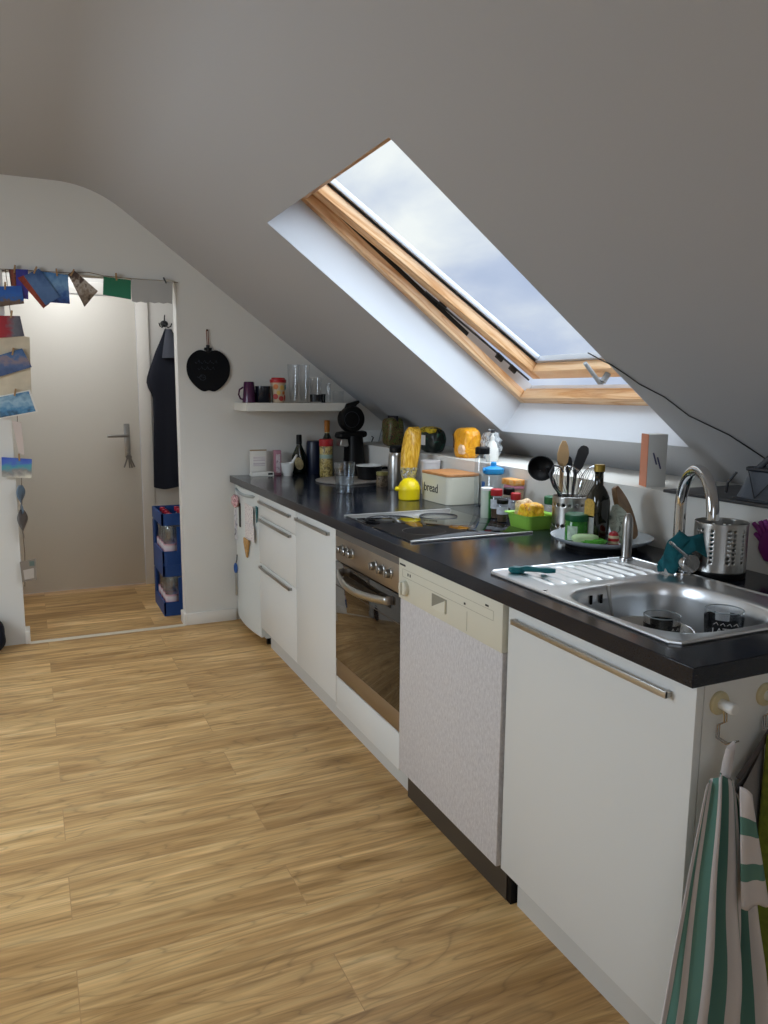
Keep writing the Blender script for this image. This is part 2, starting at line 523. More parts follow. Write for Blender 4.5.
# ------------------------------------------------------------------ dimensions
H = 0.8717                    # worktop height
TK = 0.039
WALL_Y = 3.4875
WALL_X = 0.752                # knee wall behind the worktop
LEDGE = 1.053
SA, SB = 1.9035, -0.7408      # right roof slope: z = SA + SB * x
TH = math.atan(-SB)
NRM = Vector((sin(TH), 0, cos(TH))); TAN = Vector((cos(TH), 0, -sin(TH)))
O_S = Vector((0, 0, SA))
def S(s, y, d=0.0):           # slope coordinates -> world
    return O_S + TAN * s + Vector((0, y, 0)) + NRM * d
FLAT = 2.41

# ------------------------------------------------------------------ the room
struct('floor', MB().box(-4.3, 0.95, -3.3, 4.75, -0.05, 0.0), 'floor', smooth=0)

# far wall with the doorway
JL, JR, JT = -1.13, -0.2755, 1.953
def roof(x):                   # underside of the roof over x, pushed a little into it
    if x > -0.68: return SA + SB * x + 0.02
    if x > -2.3: return FLAT + 0.02
    return FLAT - (-2.3 - x) * math.tan(TH) + 0.02
def gable(mb, y0, y1, x0, x1, zb=0.0):
    xs_ = [x0] + [x for x in (-2.3, -0.68) if x0 < x < x1] + [x1]
    poly_ = [(x0, zb)] + [(x1, zb)] + [(x, roof(x)) for x in reversed(xs_)]
    mb.prism(poly_, lambda u, v, w: Vector((u, w, v)), y0, y1)
wf = MB()
xt = (SA - JT) / -SB + 0.02
gable(wf, WALL_Y, WALL_Y + 0.10, -4.15, JL)
wf.prism([(JR, 0), (1.2, 0), (1.2, roof(1.2)), (xt, JT), (JR, JT)], lambda u, v, w: Vector((u, w, v)), WALL_Y, WALL_Y + 0.10)
gable(wf, WALL_Y, WALL_Y + 0.10, JL, xt, JT)
struct('wall_far', wf, 'wall', smooth=0)

# hallway behind it
hw = MB()
gable(hw, 4.6045, 4.70, -1.75, -1.17); gable(hw, 4.6045, 4.70, -0.273, 0.75); gable(hw, 4.6045, 4.70, -1.17, -0.273, 2.02)
struct('wall_hall_back', hw, 'wall', smooth=0)
struct('wall_hall_left', MB().box(-1.75, -1.65, WALL_Y + 0.1, 4.6045, 0, 2.41), 'wall', smooth=0)
struct('wall_hall_right', MB().box(0.65, 0.75, WALL_Y + 0.1, 4.6045, 0, 1.36), 'wall', smooth=0)

# ceiling: flat middle, rounded into the two slopes
def slope_strip(mb, s0, s1, y0, y1, d1=0.27):
    vs = [S(s, y, d) for s in (s0, s1) for y in (y0, y1) for d in (0, d1)]
    V = [mb.bm.verts.new(v) for v in vs]
    for f in ((0, 1, 3, 2), (4, 6, 7, 5), (0, 4, 5, 1), (2, 3, 7, 6), (0, 2, 6, 4), (1, 5, 7, 3)):
        mb.bm.faces.new([V[i] for i in f])
OS0, OS1, OY0, OY1 = -0.185, 1.221, 0.982, 2.126      # skylight opening in slope coordinates
SEND = (1.30) / cos(TH)
xk = (SA - FLAT) / -SB                                  # where slope meets the flat part
S0 = xk / cos(TH)
ctr = []
R_ = 0.55
tl = R_ * math.tan(TH / 2)
cx_, cz_ = xk - tl, FLAT - R_
for i in range(11):
    a = TH * i / 10
    ctr.append((cx_ + R_ * sin(a), cz_ + R_ * cos(a)))
sst = S0 + tl
cl = MB()
slope_strip(cl, sst, OS0, -3.3, 4.70)
slope_strip(cl, OS0, OS1, -3.3, OY0)
slope_strip(cl, OS0, OS1, OY1, 4.70)
slope_strip(cl, OS1, SEND, -3.3, 4.70)
poly = [(x, z) for x, z in ctr] + [(ctr[-1][0] + 0.15, ctr[-1][1] + 0.20), (-2.3, FLAT + 0.27), (-2.3, FLAT)]
cl.prism(poly, lambda u, v, w: Vector((u, w, v)), -3.3, 4.70)
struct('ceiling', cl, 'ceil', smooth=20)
# left slope with an opposite skylight opening
def SL(s, y, d):              # mirrored slope falling to the left from x = -2.3
    return Vector((-2.3 - cos(TH) * s, y, FLAT - sin(TH) * s + d))
cl2 = MB()
def lstrip(s0, s1, y0, y1):
    V = [cl2.bm.verts.new(SL(s, y, d)) for s in (s0, s1) for y in (y0, y1) for d in (0, 0.2)]
    for f in ((0, 1, 3, 2), (4, 6, 7, 5), (0, 4, 5, 1), (2, 3, 7, 6), (0, 2, 6, 4), (1, 5, 7, 3)):
        cl2.bm.faces.new([V[i] for i in f])
lstrip(0, 0.35, -3.3, 4.70); lstrip(0.35, 1.75, -3.3, 0.95); lstrip(0.35, 1.75, 2.25, 4.70); lstrip(1.75, 2.35, -3.3, 4.70)
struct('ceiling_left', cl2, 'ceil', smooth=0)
struct('wall_left', MB().box(-4.3, -4.15, -3.3, WALL_Y, 0, 1.3), 'wall', smooth=0)
wr = MB()
gable(wr, -3.3, -3.15, -4.15, -3.0); gable(wr, -3.3, -3.15, -1.4, 1.2); gable(wr, -3.3, -3.15, -3.0, -1.4, 2.0)
wr.box(-3.0, -1.4, -3.3, -3.15, 0, 0.75)
struct('wall_rear', wr, 'wall', smooth=0)
# knee wall with its ledge
kn = MB()
kn.box(WALL_X, 1.2, -3.15, WALL_Y, -0.0, LEDGE, 0)
struct('wall_right', kn, 'wall', smooth=0)

# baseboards and threshold
struct('baseboard_far', MB().box(JR + 0.004, 0.02, WALL_Y - 0.012, WALL_Y, 0, 0.07, 0.003), 'trim')
struct('baseboard_jamb_right', MB().box(JR - 0.014, JR + 0.004, WALL_Y - 0.012, WALL_Y + 0.10, 0, 0.07, 0.003), 'trim')
struct('baseboard_jamb_left', MB().box(JL - 0.002, JL + 0.022, WALL_Y - 0.012, WALL_Y + 0.10, 0, 0.07, 0.003), 'trim')
struct('baseboard_hall', MB().box(-0.20, 0.65, 4.5925, 4.6045, 0, 0.07, 0.003), 'trim')
struct('trim_1', MB().box(JL + 0.02, JR - 0.014, WALL_Y - 0.022, WALL_Y + 0.016, 0, 0.006, 0.002), mat('pale_threshold', 'D8CDB8', 0.4))

# hallway door with its frame
struct('trim_2', MB().box(-0.354, -0.273, 4.585, 4.61, 0, 2.06, 0.004).box(-1.1695, -0.3545, 4.5855, 4.61, 1.98, 2.06, 0.003).box(-1.25, -1.17, 4.585, 4.61, 0, 2.06, 0.004), 'trim')
d1 = struct('door_1', MB().box(-1.17, -0.356, 4.592, 4.632, 0.008, 1.978, 0.003), 'door')
hp = MB().box(-0.462, -0.424, 4.584, 4.592, 0.905, 1.135, 0.003)
hp.build('handle_plate', 'steel', d1)
hb = MB().tube([(-0.443, 4.59, 1.055), (-0.443, 4.535, 1.055), (-0.455, 4.53, 1.055), (-0.575, 4.53, 1.055)], 0.0095, 10)
hb.build('door_handle', 'steel', d1)

# keys hanging from the lock
kt = thing('key_bunch', 'bunch of metal keys hanging in the lock of the hallway door', 'keys', (-0.440, 4.575, 0.945))
MB().box(-0.010, 0.010, -0.012, 0.012, -0.012, 0.012, 0.004).tube([(0, 0.0, 0), (0, 0.02, 0)], 0.003).build('key_head', 'steel', kt)
MB().tube([(0.014 * cos(a * pi / 8), -0.012, -0.022 + 0.014 * sin(a * pi / 8)) for a in range(16)], 0.0016, 6, closed=True).build('key_ring', 'steel', kt)
for i, (dx, an) in enumerate(((-0.022, -0.35), (0.0, 0.05), (0.024, 0.4), (0.012, 0.2))):
    kk = MB()
    px, pz = dx * 0.3, -0.036
    qx, qz = px + sin(an) * 0.075, pz - cos(an) * 0.075
    kk.obox(((px + qx) / 2, -0.012 - i * 0.002, (pz + qz) / 2), (sin(an), 0, -cos(an)), (0, 1, 0), (cos(an), 0, sin(an)), 0.038, 0.0012, 0.005)
    kk.lathe([(0.013, -0.0015), (0.013, 0.0015)], (px, -0.012 - i * 0.002, pz), 14, (0, 1, 0))
    kk.build('key', 'steel_dark', kt)
    
# ------------------------------------------------------------------ roof window in the right slope
win = MB()
def sbox(mb, s0, s1, y0, y1, d0, d1, bev=0):
    V = [mb.bm.verts.new(S(s, y, d)) for s in (s0, s1) for y in (y0, y1) for d in (d0, d1)]
    for f in ((0, 1, 3, 2), (4, 6, 7, 5), (0, 4, 5, 1), (2, 3, 7, 6), (0, 2, 6, 4), (1, 5, 7, 3)):
        mb.bm.faces.new([V[i] for i in f])
    return mb
# lining of the opening (its four reveal boards)
T_ = 0.006
sbox(win, OS0, OS1, OY1 - 0.003, OY1 + 0.004, 0.0005, 0.20); sbox(win, OS0, OS1, OY0 - 0.004, OY0 + 0.003, 0.0005, 0.20)
sbox(win, OS1 - 0.003, OS1 + 0.004, OY0 - 0.004, OY1 + 0.004, 0.0005, 0.20); sbox(win, OS0 - 0.09, OS0 - 0.083, OY0 - 0.004, OY1 + 0.004, 0.15, 0.20)
w1 = struct('window_1', win, 'lining', smooth=0)
D0 = 0.165
FW = 0.046
FS0 = -0.169
fr = MB()
def member_local(s0, s1, y0, y1, d0, d1, name, m, parent, bev=0.004):
    """window member built in slope axes so its grain runs along it"""
    mb = MB().box(s0, s1, y0, y1, d0, d1, bev)
    o = mb.build(name, m, parent)
    o.matrix_local = Matrix(((TAN.x, 0, NRM.x, O_S.x), (0, 1, 0, 0), (TAN.z, 0, NRM.z, O_S.z), (0, 0, 0, 1)))
    return o
def rail(name, s0, s1, y0, y1, parent, m):
    # two-step profile: inner lip and recessed outer step
    return member_local(s0, s1, y0, y1, D0, D0 + 0.042, name, m, parent)
fj = rail('frame_jamb', FS0, OS1, OY1 - FW, OY1, w1, 'pine_x')
rail('frame_jamb', FS0, OS1, OY0, OY0 + FW, w1, 'pine_x')
rail('frame_head', FS0, FS0 + FW, OY0 + FW, OY1 - FW, w1, 'pine_y')
rail('frame_sill', OS1 - FW, OS1, OY0 + FW, OY1 - FW, w1, 'pine_y')
member_local(FS0, 0.78, OY1 - FW + 0.004, OY1 - FW + 0.012, D0 + 0.042, D0 + 0.062, 'seal', 'gasket', w1, 0)
member_local(OS1 - FW + 0.004, OS1 - FW + 0.012, OY0 + FW, OY1 - FW, D0 + 0.042, D0 + 0.055, 'frame_lip', 'pine_y', w1, 0.001)

# sash: opened outwards a little at the foot
sash = bpy.data.objects.new('sash', None); COL.objects.link(sash); sash.parent = w1
SD = 0.192; PIV = -0.10; OPEN = radians(3.45)
Rm = Matrix(((TAN.x, 0, NRM.x, 0), (0, 1, 0, 0), (TAN.z, 0, NRM.z, 0), (0, 0, 0, 1)))
bpy.data.objects.remove(sash)
SY0, SY1 = OY0 + 0.058, OY1 - 0.058
SS0, SS1 = -0.178, 1.176
SWD = 0.062
def sash_part(s0, s1, y0, y1, d0, d1, name, m, parent, bev=0.004):
    mb = MB().box(s0 - PIV, s1 - PIV, y0, y1, d0, d1, bev)
    o = mb.build(name, m, parent)
    rot = Matrix.Rotation(-OPEN, 4, 'Y')      # foot of the sash moves outwards
    o.matrix_local = Matrix.Translation(S(PIV, 0, SD)) @ Rm @ rot
    return o
sash_o = sash_part(SS0, SS1, SY1 - SWD, SY1, 0, 0.062, 'sash', 'pine_x', w1)
sash_part(SS0, SS1, SY0, SY0 + SWD, 0, 0.062, 'sash', 'pine_x', w1)
sash_part(SS0, SS0 + 0.05, SY0 + SWD, SY1 - SWD, 0, 0.062, 'sash', 'pine_y', w1)
sash_part(SS1 - 0.062, SS1, SY0 + SWD, SY1 - SWD, 0, 0.062, 'sash', 'pine_y', w1)
sash_part(SS0, SS1, SY1 - SWD - 0.004, SY1 - SWD, 0.044, 0.062, 'glass_bead', 'gasket', w1, 0)
sash_part(SS0, SS1, SY1 - SWD - 0.018, SY1 - SWD - 0.004, 0.052, 0.075, 'glass_bead', 'alu', w1, 0.001)
sash_part(SS1 - 0.076, SS1 - 0.062, SY0 + SWD, SY1 - SWD, 0.045, 0.075, 'glass_bead', 'alu', w1, 0.001)
sash_part(SS0, SS1 + 0.02, SY1 - 0.008, SY1 + 0.02, 0.062, 0.10, 'cladding', 'alu', w1, 0.001)
sash_part(SS0 + 0.05, SS1 - 0.06, SY0 + 0.04, SY1 - 0.04, 0.062, 0.072, 'pane', 'winpane', w1, 0)
# stays in the gap
stay = MB()
stay.tube([S(0.50, OY1 - 0.052, 0.222), S(1.16, OY1 - 0.052, 0.255)], 0.005, 8)
stay.build('stay_rod', 'darkgrey', w1)
br_ = MB()
for s_ in (0.60, 0.97, 1.06):
    p = S(s_, OY1 - 0.050, 0.222 + 0.035 * (s_ - .5))
    br_.obox(p, TAN, (0, 1, 0), NRM, 0.020, 0.006, 0.012)
br_.build('stay_bracket', 'gasket', w1)
# lever handle at the foot of the sash
hs = SS1 - 0.03
dlt = SD + sin(OPEN) * (hs - PIV)
hd = MB()
p0 = S(1.146, 1.525, 0.268); p1 = S(1.150, 1.530, 0.228); p2 = S(1.146, 1.540, 0.222); p3 = S(1.025, 1.520, 0.226)
hd.tube([p0, p1], 0.013, 10).tube([p1, p2, p3], [0.010, 0.010, 0.008], 10)
hd.build('window_handle', 'greyplastic', w1)

# cable running down the slope
cb = MB()
cpts = [S(x / cos(TH), y, -0.004) for x, y in ((0.565, 1.02), (0.592, 0.996), (0.617, 0.968), (0.655, 0.945), (0.696, 0.926), (0.749, 0.872), (0.827, 0.843), (0.903, 0.752), (1.004, 0.692), (1.10, 0.62))]
cb.tube(cpts, 0.0019, 6)
tag(cb.build('cable', 'wire'), 'thin black cable running down the sloped ceiling from the roof window', 'cable')

# ------------------------------------------------------------------ kitchen units
XF = 0.02
Y_S, Y_D, Y_O, Y_T, Y_W, Y_E = 0.0074, 0.6147, 1.2259, 1.82, 2.32, 2.94
UND = H - TK
ZB = 0.110

def bar_handle(parent, y0, y1, z, x=XF):
    mb = MB().box(x - 0.017, x - 0.011, y0, y1, z - 0.007, z + 0.007, 0.001)
    mb.box(x - 0.016, x, y0, y0 + 0.008, z - 0.006, z + 0.006).box(x - 0.016, x, y1 - 0.008, y1, z - 0.006, z + 0.006)
    return mb.build('handle', 'steel', parent)

# worktop with the cut-out for the sink bowl
KX0, KX1, KY0, KY1 = 0.0625, 0.540, 0.106, 0.770    # sink outline
BX0, BX1, BY0, BY1 = 0.078, 0.452, 0.128, 0.520      # bowl zone
wt = MB()
ex = WALL_X - 0.002
def wbox(x0, x1, y0, y1): wt.box(x0, x1, y0, y1, UND, H)
xs = [0.0, BX0, BX1, ex]; ys = [0.0, BY0, BY1, WALL_Y - 0.002]
VT = {}
for k, z in enumerate((UND, H)):
    for i, x in enumerate(xs):
        for j, y in enumerate(ys):
            VT[i, j, k] = wt.bm.verts.new((x, y, z))
for i in range(3):
    for j in range(3):
        if (i, j) == (1, 1): continue
        wt.bm.faces.new((VT[i, j, 1], VT[i + 1, j, 1], VT[i + 1, j + 1, 1], VT[i, j + 1, 1]))
        wt.bm.faces.new((VT[i, j, 0], VT[i, j + 1, 0], VT[i + 1, j + 1, 0], VT[i + 1, j, 0]))
def side(i0, j0, i1, j1): wt.bm.faces.new((VT[i0, j0, 0], VT[i1, j1, 0], VT[i1, j1, 1], VT[i0, j0, 1]))
for a in range(3):
    side(a, 0, a + 1, 0); side(a, 3, a + 1, 3); side(0, a, 0, a + 1); side(3, a, 3, a + 1)
for a, b in (((1, 1), (2, 1)), ((2, 1), (2, 2)), ((2, 2), (1, 2)), ((1, 2), (1, 1))): side(*a, *b)
tag(wt.build('worktop', 'counter', bevel=0.0018), 'long dark speckled worktop running under the roof window', 'worktop')

# sink cabinet
t = thing('sink_cabinet', 'white base cabinet under the sink at the near end of the worktop', 'cabinet', (XF, Y_S, 0))
t.location = (0, 0, 0)
MB().box(XF + 0.020, 0.62, Y_S, Y_S + 0.016, 0.0, UND).box(XF + 0.020, 0.62, Y_D - 0.016, Y_D - 0.002, ZB - 0.01, UND).box(XF + 0.020, 0.62, Y_S + 0.016, Y_D - 0.016, ZB - 0.01, ZB + 0.006).box(0.605, 0.62, Y_S + 0.016, Y_D - 0.016, ZB, UND).build('carcass', 'cab', t, smooth=0)
d = MB().box(XF, XF + 0.018, Y_S, Y_D - 0.004, ZB, UND - 0.003, 0.0012).build('door', 'cab', t)
bar_handle(d, 0.065, 0.579, 0.796)
MB().box(0.0637, 0.080, Y_S + 0.016, 0.592, 0, ZB - 0.01, 0).build('plinth', 'cabgrey', t)

# dishwasher
t = thing('dishwasher', 'cream dishwasher with pale linen-patterned front between oven and sink cabinet', 'dishwasher')
DX = 0.007
PB = 0.700
MB().box(0.035, 0.60, Y_D + 0.004, Y_O - 0.004, 0.10, UND - 0.002).build('tub_body', 'greyplastic', t)
MB().box(DX, 0.035, Y_D + 0.004, Y_O - 0.005, PB, UND - 0.002, 0.003).build('control_panel', 'cream', t)
MB().box(DX + 0.006, 0.03, Y_D + 0.008, Y_O - 0.007, 0.108, PB - 0.002, 0.002).build('door_panel', 'dwpanel', t)
MB().lathe([(0.024, 0), (0.024, 0.012), (0.021, 0.016)], (DX, 1.168, 0.742), 28, (-1, 0, 0)).box(DX - 0.024, DX - 0.012, 1.163, 1.173, 0.721, 0.763, 0.003).build('knob', 'cream', t)
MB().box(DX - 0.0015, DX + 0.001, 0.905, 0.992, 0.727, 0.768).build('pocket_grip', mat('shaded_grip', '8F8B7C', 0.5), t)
MB().prism([(0.905, 0.727), (0.992, 0.727), (0.905, 0.766)], lambda u, v, w: Vector((w, u, v)), DX - 0.006, DX - 0.0015).build('grip_flap', 'cream', t)
pr = MB()
for y0, y1, z0, z1 in ((0.66, 1.192, 0.7745, 0.7755), (0.66, 0.661, 0.775, 0.800), (0.66, 1.192, 0.7995, 0.8005), (1.191, 1.192, 0.775, 0.80), (0.790, 0.792, 0.710, 0.765)):
    pr.box(DX - 0.0006, DX + 0.001, y0, y1, z0, z1)
pr.build('outline_print', mat('panel_line', 'A9A594', 0.6), t, smooth=0)
MB().box(DX - 0.0012, DX + 0.001, 0.800, 0.808, 0.781, 0.787).build('indicator', 'ink', t)
MB().box(DX - 0.0008, DX + 0.001, 0.684, 0.700, 0.805, 0.810).build('print_mark', 'ink', t)
for yy in (1.150, 1.135):
    MB().box(DX - 0.0008, DX + 0.001, yy, yy + 0.006, 0.783, 0.792).build('print_mark', 'ink', t)
lg = MB()
for i in range(7):
    lg.box(DX - 0.0008, DX + 0.001, 1.172 + i * 0.006, 1.1765 + i * 0.006, 0.8095, 0.8155)
lg.build('maker_mark', 'ink', t, smooth=0)
MB().box(0.047, 0.062, Y_D + 0.006, Y_O - 0.010, 0.002, 0.112).build('kick_plate', mat('dark_kick_plate', '5B544C', 0.45, 0.6), t)
MB().box(0.05, 0.075, Y_D - 0.012, Y_D + 0.005, 0.0, 0.085).build('foot', 'black', t)

# oven and the drawer front below it
t = thing('oven', 'built-in steel oven with dark glass door and six knobs', 'oven')
MB().box(XF + 0.02, 0.57, Y_O + 0.004, Y_T - 0.004, 0.226, UND - 0.004).build('body', 'steel_dark', t)
MB().box(XF, XF + 0.02, Y_O + 0.004, Y_T - 0.004, 0.704, UND - 0.003, 0.0015).build('control_panel', 'ovensteel', t)
MB().box(XF - 0.001, XF + 0.001, Y_O + 0.006, Y_T - 0.006, 0.800, 0.822).build('vent_strip', mat('dim_strip', '6F6C69', 0.5, 0.5), t)
for yy in (1.768, 1.738, 1.706, 1.672, 1.412, 1.380, 1.338, 1.298):
    pass
for yy in (1.748, 1.697, 1.648, 1.435, 1.372, 1.312):
    kb = MB().lathe([(0.019, 0), (0.019, 0.003), (0.0150, 0.005), (0.0140, 0.020), (0.012, 0.022)], (XF, yy, 0.757), 24, (-1, 0, 0))
    kb.box(XF - 0.026, XF - 0.018, yy - 0.003, yy + 0.003, 0.744, 0.770, 0.001)
    kb.build('knob', 'steel', t)
dr = MB().box(XF, XF + 0.018, Y_O + 0.004, Y_T - 0.004, 0.228, 0.300, 0.001).build('door_rail', 'ovensteel', t)
MB().box(XF - 0.002, XF + 0.018, Y_O + 0.004, Y_T - 0.004, 0.300, 0.700, 0.0015).build('door_glass', 'ovenglass', t)
oh = MB()
def hp_(u, v):
    y = 1.742 - 0.455 * u
    bulge = 0.020 + 0.038 * sin(pi * u)
    return Vector((XF - bulge - 0.002, y, 0.682 - 0.026 * v - 0.012 * sin(pi * u)))
oh.grid(hp_, 24, 2)
oh.build('handle', 'steel', t, solid=0.006, smooth=20)
for y0 in (1.732, 1.285):
    MB().box(XF - 0.024, XF, y0, y0 + 0.012, 0.655, 0.684, 0.002).build('handle_bracket', 'ovensteel', t)
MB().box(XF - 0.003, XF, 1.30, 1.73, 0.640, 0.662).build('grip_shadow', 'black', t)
MB().box(XF - 0.0028, XF, Y_O + 0.006, Y_T - 0.006, 0.602, 0.604).build('inner_rail', mat('glass_line', '4A3B2A', 0.4), t)

t = thing('oven_base_drawer', 'white drawer front on the floor side of the oven', 'cabinet')
MB().box(XF, XF + 0.018, Y_O + 0.004, Y_T - 0.004, 0.0935, 0.2235, 0.001).build('front', 'cab', t)
MB().box(XF + 0.019, 0.57, Y_O + 0.006, Y_T - 0.006, 0.0935, 0.222).build('carcass', 'cab', t)

# tall door unit
t = thing('door_cabinet', 'white base cabinet with one tall door left of the oven', 'cabinet')
MB().box(XF + 0.020, 0.57, Y_T + 0.002, Y_W - 0.002, ZB, UND - 0.001).build('carcass', 'cab', t)
d = MB().box(XF, XF + 0.018, Y_T + 0.002, Y_W - 0.002, ZB, UND - 0.004, 0.0012).build('door', 'cab', t)
bar_handle(d, 1.882, 2.296, 0.794)

# drawer unit
t = thing('drawer_cabinet', 'white base cabinet with three drawers beside the fridge', 'cabinet')
MB().box(XF + 0.020, 0.57, Y_W + 0.002, Y_E - 0.002, ZB, UND - 0.001).build('carcass', 'cab', t)
for z0, z1, hz in ((0.7155, UND - 0.004, 0.792), (0.466, 0.712, 0.698), (ZB, 0.463, 0.447)):
    d = MB().box(XF, XF + 0.018, Y_W + 0.002, Y_E - 0.002, z0, z1, 0.0012).build('drawer', 'cab', t)
    bar_handle(d, 2.385, 2.905, hz)

tag(MB().box(0.0637, 0.080, Y_O - 0.012, 2.90, 0, 0.0925, 0.0).build('plinth_board', 'cabgrey', smooth=0), 'pale plinth board along the floor under drawers and oven', 'plinth')

# fridge
t = thing('fridge', 'small white undercounter fridge at the far end under the worktop', 'fridge')
MB().box(0.05, 0.60, 2.950, 3.470, 0.035, UND - 0.002, 0.003).build('body', 'fridge', t)
def fr_(u, v):
    y = 2.950 + 0.516 * u
    b = 0.022 * (1 - (2 * u - 1) ** 2)
    return b
dm = MB()
pts = [(0.05, 2.950)] + [(0.026 - 0.022 * (1 - (2 * u / 16 - 1) ** 2), 2.950 + 0.516 * u / 16) for u in range(17)] + [(0.05, 3.466)]
dm.prism(pts, lambda u, v, w: Vector((u, v, w)), 0.045, UND - 0.004)
fd = dm.build('door', 'fridge', t, bevel=0.003)
hh = MB()
pp = [(0.026 - 0.022 * (1 - (2 * u - 1) ** 2) - 0.001, 2.950 + 0.516 * u, 0.813 - 0.020 * (1 - (2 * u - 1) ** 2)) for u in [0.1 + 0.8 * i / 14 for i in range(15)]]
hh.tube(pp, [0.002] + [0.009] * 13 + [0.002], 8)
hh.build('grip_recess', mat('fridge_grip', '9EA6A6', 0.4), fd)
for y0 in (2.955, 3.44):
    MB().box(0.06, 0.09, y0, y0 + 0.02, 0.0, 0.035).build('foot', 'black', t)

def fx(y): 
    u = (y - 2.950) / 0.516
    return 0.026 - 0.022 * (1 - (2 * u - 1) ** 2)
def stick(y0, y1, z0, z1, name, m, label, cat, th=0.003, poly=None):
    x0 = fx((y0 + y1) / 2) - 0.0015
    x0 = min(fx(y0), fx(y1), fx((y0 + y1) / 2)) - 0.0005
    mb = MB()
    if poly: mb.prism(poly, lambda u, v, w: Vector((w, u, v)), x0 - th, x0)
    else: mb.box(x0 - th, x0, y0, y1, z0, z1)
    return tag(mb.build(name, m), label, cat)
def mk_note():
    k = NT('written_note_paper')
    c = k.coord('Object', (1, 1, 1))
    nz = k.noise(k.coord('Object', (1, 26, 90)), 2.2, 3, 0.6)
    r = k.ramp(nz, 'Fac', [(0.40, 'B9A9B0'), (0.50, 'E3DEDA'), (1.0, 'EAE6E0')])
    k.l(r, 'Color', k.b, 'Base Color'); k.b.inputs['Roughness'].default_value = 0.8
    return k.m
M['note'] = mk_note()
stick(2.995, 3.165, 0.652, 0.752, 'note_sheet', 'note', 'upper handwritten paper note stuck on the fridge door', 'note', 0.0012)
stick(2.980, 3.165, 0.560, 0.648, 'note_sheet', 'note', 'lower handwritten paper note stuck on the fridge door', 'note', 0.0012)
stick(0, 0, 0, 0, 'cone_magnet', mat('teal_magnet', '2F6B70', 0.5), 'teal pointed magnet stuck beside the notes on the fridge', 'magnet', 0.006, [(2.985, 0.755), (3.045, 0.760), (3.018, 0.672)]) if False else None
xx = fx(2.985) - 0.0006
tag(MB().prism([(2.955, 0.752), (2.985, 0.758), (2.970, 0.672)], lambda u, v, w: Vector((w, u, v)), xx - 0.006, xx).build('cone_magnet', mat('teal_magnet', '2F6B70', 0.5)), 'teal pointed magnet right of the notes on the fridge', 'magnet')
xx = min(fx(3.07), fx(3.185), fx(3.13)) - 0.0006
tag(MB().prism([(3.07, 0.556), (3.185, 0.556), (3.185, 0.53), (3.135, 0.455), (3.115, 0.455)], lambda u, v, w: Vector((w, u, v)), xx - 0.007, xx).build('ice_cream_magnet', mat('cone_tan', 'B98E52', 0.7, var=0.3, vscale=60)), 'tan cone-shaped magnet below the notes on the fridge', 'magnet')
xx = fx(3.31)
tag(MB().blob((xx - 0.021, 3.315, 0.745), (0.016, 0.05, 0.035), 3, 0.2, 2.0).build('flower_magnet', patchy('rose_print', ['3A2A33', 'C98C95', 'E2C3C0', '6A3A44'], 60, 0.6)), 'round rose-coloured magnet at the top left of the fridge door', 'magnet')
tag(MB().box(fx(3.29) - 0.004, fx(3.29) - 0.0006, 3.262, 3.298, 0.600, 0.735).build('black_strap', 'black'), 'short black strap hanging left of the notes on the fridge', 'strap')
tag(MB().box(fx(3.40) - 0.006, fx(3.42) - 0.001, 3.388, 3.442, 0.505, 0.690).build('leaflet', patchy('grey_leaflet', ['8F8C95', 'CFCBD0', 'D9D6D8', '5A5663'], 25, 0.7)), 'narrow white and grey leaflet hanging at the left of the fridge', 'leaflet')
t = thing('bottle_opener', 'metal bottle opener with blue ring hanging low on the fridge', 'opener', (fx(3.43) - 0.010, 3.428, 0.33))
MB().tube([(-0.001, 0.020 * cos(a * pi / 9), 0.024 * sin(a * pi / 9)) for a in range(18)], 0.007, 8, closed=True).build('ring', mat('royal_blue', '2A5AA0', 0.4), t)
MB().box(-0.004, 0.004, -0.016, 0.016, -0.165, -0.025, 0.003).build('shaft', 'steel', t)
MB().tube([(0, -0.004, 0.027), (0.002, -0.02, 0.055), (0.002, -0.028, 0.085)], 0.003, 6).build('cord_loop', 'ink', t)

# ------------------------------------------------------------------ hob
t = thing('hob', 'black glass hob with bright side trims set into the worktop', 'hob')
MB().box(0.060, 0.526, 1.2385, 1.8115, H + 0.0002, H + 0.005, 0.001).build('glass', 'hob', t)
for y0, y1 in ((1.228, 1.238), (1.812, 1.822)):
    MB().box(0.056, 0.530, y0, y1, H + 0.0002, H + 0.0068, 0.0015).build('side_trim', mat('bright_trim', 'E6E6E4', 0.3, 0.7), t)
zr = H + 0.0056
for x, y, r in ((0.185, 1.39, 0.075), (0.185, 1.67, 0.095), (0.395, 1.39, 0.095), (0.395, 1.67, 0.075)):
    MB().tube([(x + r * cos(a * pi / 24), y + r * sin(a * pi / 24), zr - 0.0005) for a in range(48)], 0.0005, 4, closed=True).build('cooking_zone_ring', mat('ring_print', '3C3C3E', 0.5), t)

# ------------------------------------------------------------------ sink
t = thing('sink', 'stainless steel sink with one bowl and a ribbed draining board', 'sink')
RIM = 0.006
bcx, bcy = (BX0 + BX1) / 2, (BY0 + BY1) / 2
sk = MB()
N = 96
def sup(a, hx, hy, n):
    c, s = cos(a), sin(a)
    k = (abs(c) ** n + abs(s) ** n) ** (-1 / n)
    return hx * c * k, hy * s * k
DEP = 0.165
rings = []
def ring(fn, z): rings.append([sk.bm.verts.new((*fn(2 * pi * i / N), z)) for i in range(N)])
def bow(scale, grow=0.0):
    return lambda a: (bcx + sup(a, (BX1 - BX0) / 2 - 0.006 + grow, (BY1 - BY0) / 2 - 0.006 + grow, 3.4)[0] * scale, bcy + sup(a, (BX1 - BX0) / 2 - 0.006 + grow, (BY1 - BY0) / 2 - 0.006 + grow, 3.4)[1] * scale)
